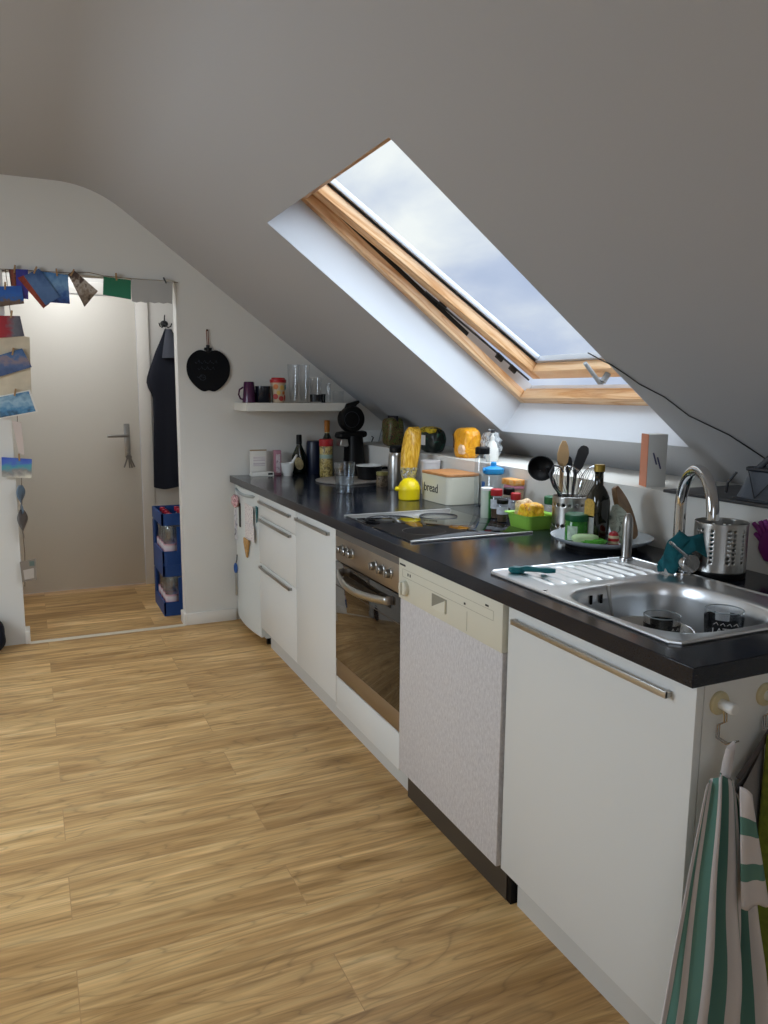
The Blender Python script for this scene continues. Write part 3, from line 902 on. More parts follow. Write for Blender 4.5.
# outer rectangle part of the bowl zone
OX0, OX1, OYa, OYb = KX0 + 0.004, KX1 - 0.004, KY0 + 0.004, 0.540
def outer(a):
    c, s = cos(a), sin(a)
    hx, hy = (OX1 - OX0) / 2, (OYb - OYa) / 2
    k = 1 / max(abs(c) / hx, abs(s) / hy)
    return (OX0 + OX1) / 2 + c * k, (OYa + OYb) / 2 + s * k
ring(outer, H + RIM)
ring(lambda a: tuple(0.15 * o + 0.85 * b for o, b in zip(outer(a), bow(1.0, 0.008)(a))), H + RIM)
ring(bow(1.0, 0.006), H + RIM - 0.001)
ring(bow(1.0, 0.001), H + RIM - 0.006)
ring(bow(0.99), H - 0.03)
ring(bow(0.965), H - DEP + 0.03)
ring(bow(0.93), H - DEP + 0.008)
ring(bow(0.86), H - DEP)
ring(bow(0.2), H - DEP - 0.003)
for a, b in zip(rings, rings[1:]):
    for i in range(N):
        j = (i + 1) % N
        sk.bm.faces.new((a[i], b[i], b[j], a[j]))
sk.bm.faces.new(rings[-1])
sk.build('bowl', 'sinksteel', t, smooth=50)
db = MB()
def dbf(u, v):
    x = OX0 + (OX1 - OX0) * u; y = 0.540 + (KY1 - 0.004 - 0.540) * v
    m = max(0, min(1, (y - 0.560) / 0.02)) * max(0, min(1, (0.748 - y) / 0.02)) * max(0, min(1, (x - 0.115) / 0.012)) * max(0, min(1, (0.480 - x) / 0.012))
    z = H + RIM - 0.0035 * m
    ph = (x - 0.13) / 0.0385
    rib = max(0, cos(2 * pi * ph)) ** 0.7
    z += 0.0055 * m * rib * max(0, min(1, (y - 0.570) / 0.02)) * max(0, min(1, (0.740 - y) / 0.02))
    return Vector((x, y, z))
db.grid(dbf, 150, 30)
db.build('draining_board', 'sinksteel', t, smooth=60)
# rolled outer edge
eg = MB()
eg.tube([(KX0 + 0.012, KY0, H + 0.003), (KX1 - 0.012, KY0, H + 0.003), (KX1, KY0 + 0.012, H + 0.003), (KX1, KY1 - 0.012, H + 0.003), (KX1 - 0.012, KY1, H + 0.003),
         (KX0 + 0.012, KY1, H + 0.003), (KX0, KY1 - 0.012, H + 0.003), (KX0, KY0 + 0.012, H + 0.003)], 0.0052, 8, closed=True)
eg.build('rim', 'sinksteel', t)
for x in (0.192, 0.224):
    MB().box(x - 0.0035, x + 0.0035, BY1 - 0.0135, BY1 - 0.010, H - 0.035, H - 0.012, 0.001).build('overflow_slot', 'black', t)
MB().lathe([(0.045, 0), (0.045, 0.003), (0.03, 0.001)], (bcx, bcy, H - DEP - 0.001), 28).build('drain', 'steel', t)

# mixer tap
t = thing('mixer_tap', 'tall chrome swan-neck mixer tap behind the sink bowl', 'tap', (0.524, 0.546, H + RIM + 0.0005))
MB().lathe([(0.031, 0), (0.031, 0.006), (0.025, 0.010), (0.0245, 0.085), (0.020, 0.092)], (0, 0, 0), 28).build('body', 'chrome', t)
MB().lathe([(0.026, 0), (0.026, 0.058), (0.024, 0.062)], (0.0, 0.012, 0.036), 28, (-0.25, -1, 0)).build('cartridge', 'chrome', t)
MB().tube([(-0.012, -0.040, 0.046), (-0.045, -0.046, 0.068), (-0.096, -0.050, 0.100)], [0.0055, 0.005, 0.0045], 10).build('lever', 'chrome', t)
pth = [(-0.004, 0.012, 0.085)]
z_l = 0.184
for k in range(6): pth.append((-0.004, 0.012, 0.085 + (z_l - 0.085) * (k + 1) / 6))
ax_ = Vector((-0.083, -0.182, 0))
for k in range(1, 17):
    a = pi * k / 16
    c_ = Vector((-0.004, 0.012, z_l)) + ax_ * 0.5
    pth.append(tuple(c_ - ax_ * 0.5 * cos(a) + Vector((0, 0, 0.102 * sin(a)))))
pth.append((pth[-1][0], pth[-1][1], z_l - 0.008))
MB().tube(pth, 0.0150, 18).build('spout', 'chrome', t)

# teal cloth draped behind the lever, over the foot of the spout
def cloth_path(u, v):
    P = [(-0.048, 0.010, 0.012), (-0.052, 0.008, 0.045), (-0.044, -0.002, 0.082), (-0.016, -0.018, 0.116), (0.018, -0.030, 0.108), (0.050, -0.036, 0.098), (0.084, -0.040, 0.108)]
    f = u * (len(P) - 1); i = min(int(f), len(P) - 2); f -= i
    p = Vector(P[i]).lerp(Vector(P[i + 1]), f)
    w = 0.010 + 0.018 * sin(pi * min(1, 0.08 + u * 0.9))
    k = (v - 0.5) * 2
    n_ = noise.noise(Vector((u * 5, v * 4, 2.0)))
    sag = -0.050 * abs(k) ** 1.5 * (0.5 + 0.5 * sin(pi * u)) + 0.010 * sin(11 * v + 9 * u) + 0.012 * n_
    return p + Vector((0.010 * k + 0.008 * sin(7 * v + 3 * u), -w * k + 0.008 * n_, max(sag, -p.z + 0.004)))
t2 = MB().grid(cloth_path, 40, 20)
tag(t2.build('dish_cloth', 'teal', loc=(0.524, 0.546, H + RIM + 0.001), solid=0.003, sub=1), 'dark teal cloth draped over the base of the tap', 'cloth')

# soap dispenser spout beside the draining board
t = thing('soap_dispenser', 'small upright steel soap dispenser behind the draining board', 'dispenser', (0.510, 0.742, H + RIM + 0.0005))
MB().lathe([(0.020, 0), (0.020, 0.004), (0.014, 0.008)], (0, 0, 0), 20).build('collar', 'chrome', t)
MB().lathe([(0.0145, 0.006), (0.0155, 0.06), (0.0150, 0.105), (0.012, 0.125), (0.006, 0.135)], (0, 0, 0), 20).build('stem', 'steel', t)

# cutlery holder with round holes
def perforated(mb, r, z0, z1, cols, rows, fill=0.5, skip_rows=(), seg_per=4, col_mask=None):
    nz = rows * 4
    nc = cols * seg_per
    V = [[mb.bm.verts.new((r * cos(2 * pi * i / nc), r * sin(2 * pi * i / nc), z0 + (z1 - z0) * j / nz)) for j in range(nz + 1)] for i in range(nc)]
    for i in range(nc):
        for j in range(nz):
            hole = (i % seg_per in (1, 2)) and (j % 4 in (1, 2)) and (j // 4) not in skip_rows and (col_mask is None or col_mask(i // seg_per))
            if hole: continue
            a, b = V[i], V[(i + 1) % nc]
            mb.bm.faces.new((a[j], b[j], b[j + 1], a[j + 1]))
    return mb
t = thing('cutlery_holder', 'perforated steel cutlery holder on a black base beside the tap', 'holder', (0.619, 0.508, H + 0.0003), 0.3)
MB().lathe([(0.066, 0), (0.068, 0.004), (0.068, 0.016), (0.060, 0.018)], (0, 0, 0), 36).build('base', 'black', t)
pb = MB(); perforated(pb, 0.0665, 0.016, 0.146, 30, 11, skip_rows=(0, 1, 10), seg_per=4, col_mask=lambda c: c % 6 in (0, 1, 3))
pb.build('drum', 'steel', t, solid=0.0012)
MB().lathe([(0.0665, 0), (0.0665, 0.0015)], (0, 0, 0.016), 36).build('floor_disc', 'steel_dark', t)
MB().tube([(0.0665 * cos(a * pi / 24), 0.0665 * sin(a * pi / 24), 0.146) for a in range(48)], 0.0016, 6, closed=True).build('lip', 'steel', t)

# things in the sink
t = thing('dish_bowl', 'shallow white bowl in the sink with a glass standing in it', 'bowl', (0.272, 0.388, H - DEP + 0.0005))
MB().lathe([(0.058, 0.0), (0.062, 0.004), (0.088, 0.050), (0.100, 0.094), (0.096, 0.094), (0.084, 0.052), (0.060, 0.010), (0.01, 0.009)], (0, 0, 0), 48).build('dish', 'ceramic', t)
M['latte'] = patchy('chalk_lettering_band', ['101218', '101218', '14161C', 'B9BCC0'], 90, 0.3, 'hard')
def latte_glass(x, y, label, ang, z, k=1.0):
    t = thing('latte_glass', label, 'glass', (x, y, z), ang, 'glasses standing in the sink bowl')
    MB().lathe([(0.034, 0.0), (0.036, 0.003), (0.0425, 0.112 * k), (0.0405, 0.112 * k), (0.034, 0.008)], (0, 0, 0), 36, cap1=True).build('cup', 'glassware', t)
    for c0 in (0.0, 2.1, 4.2):
        f = lambda u, v: Vector(((0.0395 + 0.0035 * v) * cos(c0 - 2.25 + 1.35 * u), (0.0395 + 0.0035 * v) * sin(c0 - 2.25 + 1.35 * u), 0.112 * k - 0.066 + 0.050 * v))
        MB().grid(f, 14, 2).build('printed_band', mat('black_print', '0F1117', 0.3), t)
    MB().tube([(0.0415 * cos(a * pi / 20), 0.0415 * sin(a * pi / 20), 0.112 * k + 0.0005) for a in range(40)], 0.0014, 6, closed=True).build('lip', mat('glass_lip', '9AA4A8', 0.15), t)
    R3 = Matrix.Rotation(pi / 2, 4, 'X')
    text_mesh('lettering', 'LATTE', 0.019, 'whiteink', t, Matrix.Rotation(0.0, 4, 'Z') @ Matrix.Translation((0.0, -0.0450, 0.112 * k - 0.040)) @ R3)
    dd = MB()
    for q in range(4):
        yy = -0.0446 + 0.0022 * abs(q - 1.5) ** 2; zz = 0.112 * k - 0.026
        dd.tube([(-0.024 + 0.014 * q, yy, zz), (-0.018 + 0.014 * q, yy, zz + 0.005), (-0.014 + 0.014 * q, yy, zz - 0.001)], 0.0008, 4)
    dd.build('chalk_swirl', 'whiteink', t)
    return t
latte_glass(0.302, 0.382, 'clear glass with black lettered band, left one in the sink', 0.28, H - DEP + 0.012)
latte_glass(0.376, 0.268, 'clear glass with black lettered band, right one in the sink nearer the bowl end', -0.78, H - DEP + 0.0005, 1.42)
t = thing('tea_spoon', 'steel spoon leaning against the wall of the sink bowl', 'spoon', (0.21, 0.44, H - DEP))
MB().tube([(0.0, -0.010, 0.085), (0.0, 0.010, 0.115), (0.0, 0.022, 0.150), (0.0, 0.030, 0.185)], [0.004, 0.004, 0.006, 0.008], 10, flat=0.35).sphere((0.0, -0.022, 0.072), 0.018, 0.8, 0.9, 0.45).build('spoon_body', 'steel', t)

t = thing('dish_brush', 'dark teal dish brush lying on the draining board', 'brush', (0.150, 0.690, H + RIM + 0.006), -0.62)
MB().tube([(-0.038, 0, 0.006), (-0.02, 0.004, 0.008), (0.01, 0, 0.007), (0.035, -0.002, 0.007), (0.055, 0.0, 0.006)], [0.007, 0.009, 0.007, 0.009, 0.006], 10, flat=1.0).build('handle', 'tealplastic', t)
MB().blob((-0.046, 0.004, 0.003), (0.022, 0.013, 0.010), 2, 0.1).build('brush_head', 'tealplastic', t)

# ------------------------------------------------------------------ end panel: suction hooks, towels, bag
YP = Y_S - 0.0002
def hook(x, z, label):
    t = thing('suction_hook', label, 'hook', (x, YP, z), 0, 'suction hooks on the end panel')
    MB().lathe([(0.0225, 0), (0.0225, 0.004), (0.020, 0.007)], (0, 0, 0), 32, (0, -1, 0)).build('suction_disc', 'hookdisc', t)
    MB().lathe([(0.010, 0.006), (0.0100, 0.022), (0.011, 0.024), (0.011, 0.036), (0.009, 0.038)], (0, 0, 0), 20, (0, -1, 0)).build('knob', 'white', t)
    w = MB()
    for s in (-0.003, 0.003):
        w.tube([(s, -0.016, -0.008), (s, -0.018, -0.030), (s - 0.010, -0.012, -0.036), (s - 0.012, -0.014, -0.060), (s - 0.006, -0.030, -0.066), (s + 0.002, -0.046, -0.056)], 0.0019, 8)
    w.build('wire_hook', 'chrome', t)
    return t
hook(0.076, 0.792, 'suction hook carrying the striped towel, left one on the end panel')
hook(0.196, 0.789, 'suction hook right of the striped towel on the end panel')

# striped tea towel
def tow(u, v):
    xl = -0.002 - 0.092 * v ** 0.9
    xr = 0.072 + 0.112 * v ** 0.75
    x = xl + (xr - xl) * u
    z = 0.690 - 0.62 * v - 0.03 * (u - 0.35) ** 2 * 4 * (1 - v) - 0.004 * sin(14 * u)
    amp = 0.006 + 0.016 * v ** 0.6
    y = -0.052 - 0.014 * v + amp * (sin(2 * pi * (2.6 * u + 0.12 * v)) + 0.4 * sin(2 * pi * (5.7 * u + 0.3 - 0.2 * v)))
    x += 0.012 * v * sin(2 * pi * (2.6 * u + 0.25 + 0.12 * v)) + 0.018 * v * noise.noise(Vector((u * 4, v * 3, 1.3)))
    y += 0.014 * noise.noise(Vector((u * 5, v * 3.5, 7.7))) * v
    return Vector((x, y, z))
t = thing('tea_towel', 'green and white striped tea towel hanging from the left suction hook', 'towel')
MB().grid(tow, 110, 44, uv=True).build('cloth', 'towel', t, solid=0.0015)
MB().tube([(0.068, -0.036, 0.727), (0.062, -0.045, 0.736), (0.053, -0.046, 0.728), (0.050, -0.044, 0.70), (0.046, -0.044, 0.660)], [0.006, 0.007, 0.008, 0.009, 0.010], 8, flat=0.4).build('hanging_loop', mat('pale_linen', 'C9C3C2', 0.95), t)
def flap(u, v):
    x = 0.034 + (0.026 + 0.050 * v) * u + 0.022 * v
    z = 0.672 - 0.225 * v + 0.010 * cos(3 * u) * (1 - v) - 0.006 * abs(sin(2 * pi * u)) * v ** 4
    y = -0.086 - 0.014 * sin(pi * u) - 0.006 * sin(2 * pi * (1.4 * u + 0.2)) * v
    return Vector((x, y, z))
MB().grid(flap, 20, 26, uv=True).build('turned_corner', 'towelband', t, solid=0.0015)

def olv(u, v):
    x = 0.178 + 0.02 * (1 - v) * (u - .5) + (0.150) * u * min(1, 0.35 + v)
    z = 0.728 - 0.66 * v
    y = -0.040 + 0.010 * sin(2 * pi * 2.2 * u + 1 + v)
    return Vector((x - 0.012 * v, y, z))
t = thing('hand_towel', 'olive green terry towel hanging at the right of the striped towel', 'towel')
MB().grid(olv, 40, 40).build('cloth', 'olive', t, solid=0.008)
t = thing('shopping_bag', 'grey cloth bag hanging behind the striped towel', 'bag')
def bagf(u, v):
    a = 2 * pi * u
    w = 0.052 * (0.7 + 0.3 * v)
    return Vector((0.150 + w * cos(a) , -0.009 + 0.007 * sin(a), 0.655 - 0.40 * v + 0.055 * cos(a) * (1 - v)))
MB().grid(bagf, 32, 12, closed_u=True).build('bag_body', 'greycloth', t)
MB().tube([(0.196, -0.022, 0.745), (0.165, -0.018, 0.700), (0.115, -0.016, 0.645)], 0.007, 8, flat=0.4).build('strap', mat('dark_strap', '56504F', 0.8), t)

# ------------------------------------------------------------------ things on the far wall
# shelf
tag(MB().box(0.036, 0.70, 3.205, WALL_Y - 0.001, 1.250, 1.2945).build('wall_shelf', mat('white_shelf', 'DAD7CE', 0.5), smooth=0), 'white floating shelf of mugs and glasses on the far wall', 'shelf')
SZ = 1.2948
t = thing('mug', 'purple mug upside down at the left end of the shelf', 'mug', (0.092, 3.36, SZ), 0, 'mugs on the wall shelf')
MB().lathe([(0.0385, 0), (0.038, 0.006), (0.029, 0.112), (0.026, 0.117), (0.0, 0.117)], (0, 0, 0), 28, cap1=False).build('cup', mat('plum_glaze', '451A3E', 0.25), t)
MB().tube([(-0.034, 0, 0.085), (-0.055, 0, 0.072), (-0.060, 0, 0.045), (-0.050, 0, 0.022), (-0.037, 0, 0.018)], 0.005, 8).build('handle', mat('plum_glaze_handle', '451A3E', 0.25), t)
t = thing('mug', 'dark navy mug beside the purple mug on the shelf', 'mug', (0.172, 3.36, SZ), 0, 'mugs on the wall shelf')
MB().lathe([(0.042, 0), (0.0445, 0.004), (0.0445, 0.093), (0.041, 0.093), (0.041, 0.01)], (0, 0, 0), 28).build('cup', mat('navy_glaze', '10131F', 0.2), t)
MB().tube([(0.0, 0.043, 0.075), (0.0, 0.066, 0.066), (0.0, 0.068, 0.04), (0, 0.043, 0.02)], 0.005, 8).build('handle', mat('navy_glaze_handle', '10131F', 0.2), t)
t = thing('travel_cup', 'spotted to-go cup with a red lid on the shelf', 'cup', (0.262, 3.36, SZ), 0)
MB().lathe([(0.033, 0), (0.035, 0.003), (0.043, 0.115)], (0, 0, 0), 32).build('cup', mat('cream_bamboo', 'CDB79A', 0.6), t)
spd = [mat('dot_teal', '2C8C8C', 0.6), mat('dot_red', 'B5433C', 0.6), mat('dot_yellow', 'D8B25A', 0.6), mat('dot_orange', 'CF7A3F', 0.6)]
for i, (ax2, zz, ci, rr) in enumerate(((-0.5, 0.088, 0, 0.016), (-1.3, 0.085, 2, 0.014), (-2.2, 0.09, 3, 0.015), (-0.5, 0.028, 1, 0.017), (-1.4, 0.024, 1, 0.015), (-2.3, 0.035, 1, 0.016), (-1.0, 0.055, 3, 0.010), (-1.8, 0.056, 2, 0.012))):
    rad = 0.0355 + 0.0075 * zz / 0.115
    MB().lathe([(rr, 0), (rr * 0.95, 0.0015)], (rad * cos(ax2) * 0.985, rad * sin(ax2) * 0.985, zz), 16, (cos(ax2), sin(ax2), 0)).build('printed_spot', spd[ci], t)
MB().lathe([(0.046, 0.113), (0.047, 0.118), (0.047, 0.130), (0.040, 0.133), (0.038, 0.141), (0.02, 0.142)], (0, 0, 0), 32).build('lid', 'red', t)
def goblet(x, y, label):
    t = thing('beer_glass', label, 'glass', (x, y, SZ), 0, 'tall glasses on the wall shelf')
    MB().lathe([(0.030, 0.0), (0.030, 0.003), (0.022, 0.012), (0.026, 0.05), (0.036, 0.215), (0.0345, 0.215), (0.024, 0.05), (0.02, 0.02)], (0, 0, 0), 28).build('vessel', 'glassware', t)
    MB().tube([(0.0355 * cos(a * pi / 16), 0.0355 * sin(a * pi / 16), 0.215) for a in range(32)], 0.0012, 6, closed=True).build('lip', 'glassware', t)
goblet(0.345, 3.33, 'tall clear glass next to the spotted cup on the shelf')
goblet(0.415, 3.35, 'tall clear glass left of the banded glass on the shelf')
t = thing('tumbler', 'shorter clear tumbler with a dark band on the shelf', 'glass', (0.482, 3.34, SZ), 0, 'small glasses on the wall shelf')
MB().lathe([(0.030, 0), (0.031, 0.003), (0.038, 0.145), (0.0365, 0.145), (0.029, 0.008)], (0, 0, 0), 28).build('vessel', 'glassware', t)
MB().lathe([(0.0325, 0), (0.0345, 0.042)], (0, 0, 0.006), 28, cap0=False, cap1=False).build('printed_band', 'latte', t)
t = thing('shot_glass', 'small dark glass between the banded tumbler and the narrow glass', 'glass', (0.530, 3.34, SZ), 0, 'small glasses on the wall shelf')
MB().lathe([(0.012, 0), (0.013, 0.05), (0.012, 0.05), (0.010, 0.01)], (0, 0, 0), 16).build('vessel', 'blackgloss', t)
t = thing('narrow_glass', 'narrow upright clear glass near the right end of the shelf', 'glass', (0.562, 3.34, SZ), 0, 'small glasses on the wall shelf')
MB().lathe([(0.014, 0), (0.0145, 0.004), (0.0145, 0.11), (0.0135, 0.11), (0.012, 0.01)], (0, 0, 0), 20).build('vessel', 'glassware', t)
t = thing('cut_glass_tumbler', 'squat cut-glass tumbler at the right end of the shelf', 'glass', (0.622, 3.34, SZ), 0, 'small glasses on the wall shelf')
MB().lathe([(0.030, 0), (0.034, 0.01), (0.034, 0.03), (0.038, 0.036), (0.036, 0.068), (0.034, 0.068), (0.030, 0.015)], (0, 0, 0), 10).build('vessel', 'glassware', t, smooth=0)

# apple-shaped board
t = thing('apple_board', 'black apple-shaped chalkboard hanging on the far wall', 'board', (-0.108, WALL_Y - 0.002, 1.478))
ap = []
for i in range(64):
    a = 2 * pi * i / 64 + pi / 2
    r = 0.122
    x, z = r * cos(a), 0.118 * sin(a)
    z *= 1.0
    if z > 0: z -= 0.020 * math.exp(-(x / 0.030) ** 2); x *= 1.0 + 0.08 * sin(a)
    else: x *= 1.0 - 0.20 * (z / 0.118) ** 2; z *= 1.10; z += 0.014 * math.exp(-(x / 0.020) ** 2)
    ap.append((x, z))
MB().prism(ap, lambda u, v, w: Vector((u, w, v)), -0.012, 0).build('board_face', mat('chalkboard_black', '090B10', 0.7, spec=0.2), t, bevel=0.003)
sc_ = MB()
for (x0, z0, n_, w_) in ((-0.075, 0.040, 8, 0.016), (-0.060, 0.005, 6, 0.016), (-0.065, -0.040, 3, 0.016)):
    for k in range(n_):
        x_ = x0 + k * w_
        sc_.tube([(x_, -0.0128, z0), (x_ + w_ * 0.35, -0.0128, z0 + 0.012 * (1 if k % 2 else -0.6)), (x_ + w_ * 0.7, -0.0128, z0 - 0.004)], 0.0009, 4)
sc_.tube([(-0.035 + 0.017 * cos(a * pi / 8), -0.0128, -0.045 + 0.015 * sin(a * pi / 8)) for a in range(16)], 0.0009, 4, closed=True)
sc_.build('chalk_scribble', mat('faded_chalk', '3E4654', 0.9), t)
MB().box(-0.022, 0.022, -0.014, -0.002, 0.105, 0.122, 0.004).tube([(0, -0.008, 0.095), (0, -0.008, 0.135)], 0.010, 8).build('stalk', 'black', t)
MB().tube([(-0.004, -0.006, 0.132), (-0.006, -0.006, 0.215), (0.0, -0.006, 0.220), (0.003, -0.006, 0.215), (0.004, -0.006, 0.132)], 0.0022, 6).build('cord', mat('red_brown_cord', '7A4634', 0.8), t)
MB().lathe([(0.006, 0), (0.004, 0.008)], (-0.001, -0.001, 0.218), 10, (0, -1, 0)).build('nail', 'wire', t)

# sockets behind the coffee machine
t = thing('wall_socket', 'white double socket on the far wall beside the coffee machine', 'socket', (0.93, WALL_Y - 0.001, 1.085))
MB().box(-0.08, 0.08, -0.010, 0, -0.04, 0.04, 0.004).build('plate', 'white', t)
for x in (-0.04, 0.04):
    MB().lathe([(0.026, 0), (0.024, 0.004)], (x, -0.0095, 0), 24, (0, -1, 0)).build('outlet', 'white', t)
tag(MB().tube([(0.90, WALL_Y - 0.014, 1.085), (0.895, WALL_Y - 0.05, 1.08), (0.85, WALL_Y - 0.07, 1.0), (0.80, WALL_Y - 0.09, 0.93), (0.72, WALL_Y - 0.12, 0.880)], 0.0035, 8).build('power_cord', 'black'), 'black power cord running from the wall socket down to the worktop', 'cord')
tag(MB().tube([(0.97, WALL_Y - 0.014, 1.085), (0.965, WALL_Y - 0.04, 1.10), (0.955, WALL_Y - 0.05, 1.14), (0.94, WALL_Y - 0.03, 1.05)], 0.003, 8).build('charger_cord', 'greyplastic'), 'short grey cord plugged in the wall socket', 'cord')

# ------------------------------------------------------------------ doorway: postcards on strings
PY = 3.462
st = MB()
st.tube([(-1.20, PY + 0.012, 1.952), (-1.05, PY + 0.012, 1.956), (-0.90, PY + 0.012, 1.956), (-0.80, PY + 0.012, 1.958), (-0.72, PY + 0.012, 1.966), (-0.65, PY + 0.012, 1.954), (-0.50, PY + 0.012, 1.948), (-0.38, PY + 0.012, 1.948), (-0.262, PY + 0.018, 1.944)], 0.0016, 6)
tag(st.build('hanging_string', 'string'), 'thin string stretched across the top of the doorway', 'string')
st = MB()
st.tube([(-1.112, PY + 0.012, 1.955), (-1.10, PY + 0.012, 1.70), (-1.098, PY + 0.012, 1.40), (-1.104, PY + 0.012, 1.10), (-1.100, PY + 0.012, 0.90), (-1.112, PY + 0.012, 0.62), (-1.108, PY + 0.012, 0.50), (-1.118, PY + 0.010, 0.32)], 0.0016, 6)
tag(st.build('hanging_string', 'string'), 'thin string hanging down the left side of the doorway', 'string')

def photo_mat(name, stops, axis='Z', namt=0.25, nscale=6, rough=0.35):
    return layered(name, axis, stops, rough, nscale * 1.2, namt * 2.0)
ncard = [0]
def card(corners, m, label, dy=0.0, name='postcard', peg=None, border=0.0, cat='postcard', group='postcards on the strings'):
    """corners in the doorway plane (x, z): four points in order"""
    ncard[0] += 1
    cx = sum(c[0] for c in corners) / 4; cz = sum(c[1] for c in corners) / 4
    t = thing(name, label, cat, (cx, PY + dy, cz), 0, group)
    MB().prism([(x - cx, z - cz) for x, z in corners], lambda u, v, w: Vector((u, w, v)), -0.0006, 0.0006).build('card', m, t, smooth=0)
    if border:
        k = 1.0 - border
        cs = [((x - cx) * k, (z - cz) * k) for x, z in corners]
        t.children[0].data.materials[0] = M['paper']
        MB().prism(cs, lambda u, v, w: Vector((u, w, v)), -0.0014, -0.0004).build('picture', m, t, smooth=0)
    if peg:
        px, pz, an = peg
        p = tag(MB().box(-0.004, 0.004, -0.006, 0.012, -0.020, 0.018, 0.001).box(-0.005, 0.005, -0.004, 0.010, -0.002, 0.002).build('clothes_peg', 'peg', None, (px, PY + dy, pz), rot=(0, an, 0)),
                'small wooden peg holding the ' + ' '.join(label.split(',')[0].split()[:9]), 'peg', 'small pegs on the strings')
    return t
pA = photo_mat('castle_view', [(0.0, '5A4A3A'), (0.30, '6E5848'), (0.42, '3B5F9A'), (0.6, '2A63B4'), (1.0, '2255A8')], 'Z', 0.35, 7)
pB = photo_mat('red_rock_view', [(0.0, '1E1A22'), (0.4, '7A3A28'), (0.7, '8E4A30'), (1.0, '402024')], 'X', 0.4, 6)
pC = photo_mat('violet_dusk', [(0.0, '3A2A6A'), (0.5, '43379A'), (1.0, '2A2F84')], 'Z', 0.3, 4)
pD = photo_mat('blue_sea_view', [(0.0, '4A6A96'), (0.5, '5D7CA8'), (1.0, '2E4E80')], 'Z', 0.4, 4)
pD2 = photo_mat('red_edge_view', [(0.0, '7E2A1E'), (0.5, 'A0452C'), (1.0, '5C2A20')], 'X', 0.4, 8)
pE = photo_mat('blue_gulf_view', [(0.0, '22306A'), (0.25, '3A62A0'), (0.6, '7FA5C8'), (1.0, '3E72A8')], 'Z', 0.3, 5)
pF = photo_mat('brown_street_view', [(0.0, '4A3A28'), (0.35, '8E7C6A'), (0.6, 'B2A89C'), (0.8, '5A4436'), (1.0, '3A3034')], 'Z', 0.6, 6)
pG = photo_mat('green_card', [(0.0, '2F7F62'), (0.4, '2A7A5A'), (1.0, '1F6A4C')], 'Z', 0.15, 3)
pI = photo_mat('red_grey_view', [(0.0, 'B01722'), (0.45, '9A2630'), (0.7, '6A6870'), (1.0, '50505A')], 'X', 0.25, 4)
pJ = photo_mat('dusk_harbour_view', [(0.0, '2E466E'), (0.4, '52648A'), (0.6, '8A7A80'), (0.75, '4A6A96'), (1.0, '2E5078')], 'Z', 0.35, 4)
pK = photo_mat('lagoon_view', [(0.0, '22344A'), (0.3, '4F86AC'), (0.6, '9AB8C8'), (1.0, '2F6B94')], 'Z', 0.4, 5)
pL = photo_mat('beach_view', [(0.0, 'D8D2C0'), (0.3, '8E8A86'), (0.55, '4E9AA8'), (0.75, '4E6FC0'), (1.0, '3B55B8')], 'Z', 0.35, 3)
card([(-1.190, 1.862), (-1.043, 1.876), (-1.036, 1.789), (-1.190, 1.760)], pA, 'postcard of a building under blue sky at the top left corner', -0.008, peg=(-1.118, 1.872, 0.1))
card([(-1.097, 1.955), (-1.066, 1.955), (-1.066, 1.874), (-1.092, 1.874)], pB, 'narrow dark red picture behind the violet card at top left', 0.004)
card([(-1.066, 1.957), (-1.009, 1.958), (-1.015, 1.812), (-1.066, 1.815)], pC, 'violet postcard hanging behind the tilted sea card', 0.0, peg=(-1.070, 1.958, 0.15))
card([(-1.030, 1.925), (-0.958, 1.966), (-0.868, 1.832), (-0.936, 1.785)], pD, 'tilted postcard of a blue sea with red lower edge', -0.008, peg=(-0.975, 1.958, 0.4))
card([(-1.060, 1.914), (-1.030, 1.928), (-0.917, 1.795), (-0.948, 1.770)], pD2, 'red-brown postcard peeping out under the tilted sea card', -0.005)
card([(-0.950, 1.955), (-0.822, 1.945), (-0.820, 1.800), (-0.925, 1.803)], pE, 'light blue postcard hanging straight between the two tilted cards', 0.003, peg=(-0.875, 1.955, -0.05))
card([(-0.822, 1.948), (-0.792, 1.970), (-0.680, 1.872), (-0.750, 1.787)], pF, 'brown and grey postcard hanging by its corner right of the blue card', -0.004, peg=(-0.800, 1.958, 0.5))
card([(-0.649, 1.948), (-0.511, 1.938), (-0.515, 1.838), (-0.656, 1.855)], pG, 'plain green card hanging over the doorway', -0.002, peg=(-0.585, 1.952, -0.05))
card([(-1.190, 1.724), (-1.059, 1.727), (-1.044, 1.628), (-1.190, 1.612)], pI, 'postcard with a bright red left half on the side string', -0.004, peg=(-1.098, 1.735, 0.2))
card([(-1.190, 1.520), (-1.059, 1.566), (-1.018, 1.473), (-1.190, 1.415)], pJ, 'tilted dusky blue postcard on the side string', -0.008, peg=(-1.102, 1.550, 0.2))
card([(-1.190, 1.322), (-1.034, 1.358), (-1.003, 1.244), (-1.190, 1.208)], pK, 'lagoon postcard with a white border on the side string', -0.008, border=0.10, peg=(-1.104, 1.345, 0.2))
card([(-1.187, 1.014), (-1.045, 1.000), (-1.053, 0.900), (-1.192, 0.912)], pL, 'beach postcard with turquoise water, lowest on the side string', -0.006, peg=(-1.105, 1.012, 0.0))
card([(-1.190, 1.640), (-1.020, 1.625), (-1.028, 1.330), (-1.190, 1.330)], mat('beige_map_paper', 'CDBFA6', 0.8, var=0.12, vscale=12), 'large beige sheet hanging behind the side postcards', 0.010, 'paper_sheet', cat='paper')
card([(-1.128, 1.200), (-1.085, 1.190), (-1.080, 1.020), (-1.105, 1.030)], mat('pinkish_paper', 'CDBDB4', 0.8), 'narrow pinkish paper between the lagoon and beach cards', 0.006, 'paper_strip', cat='paper')
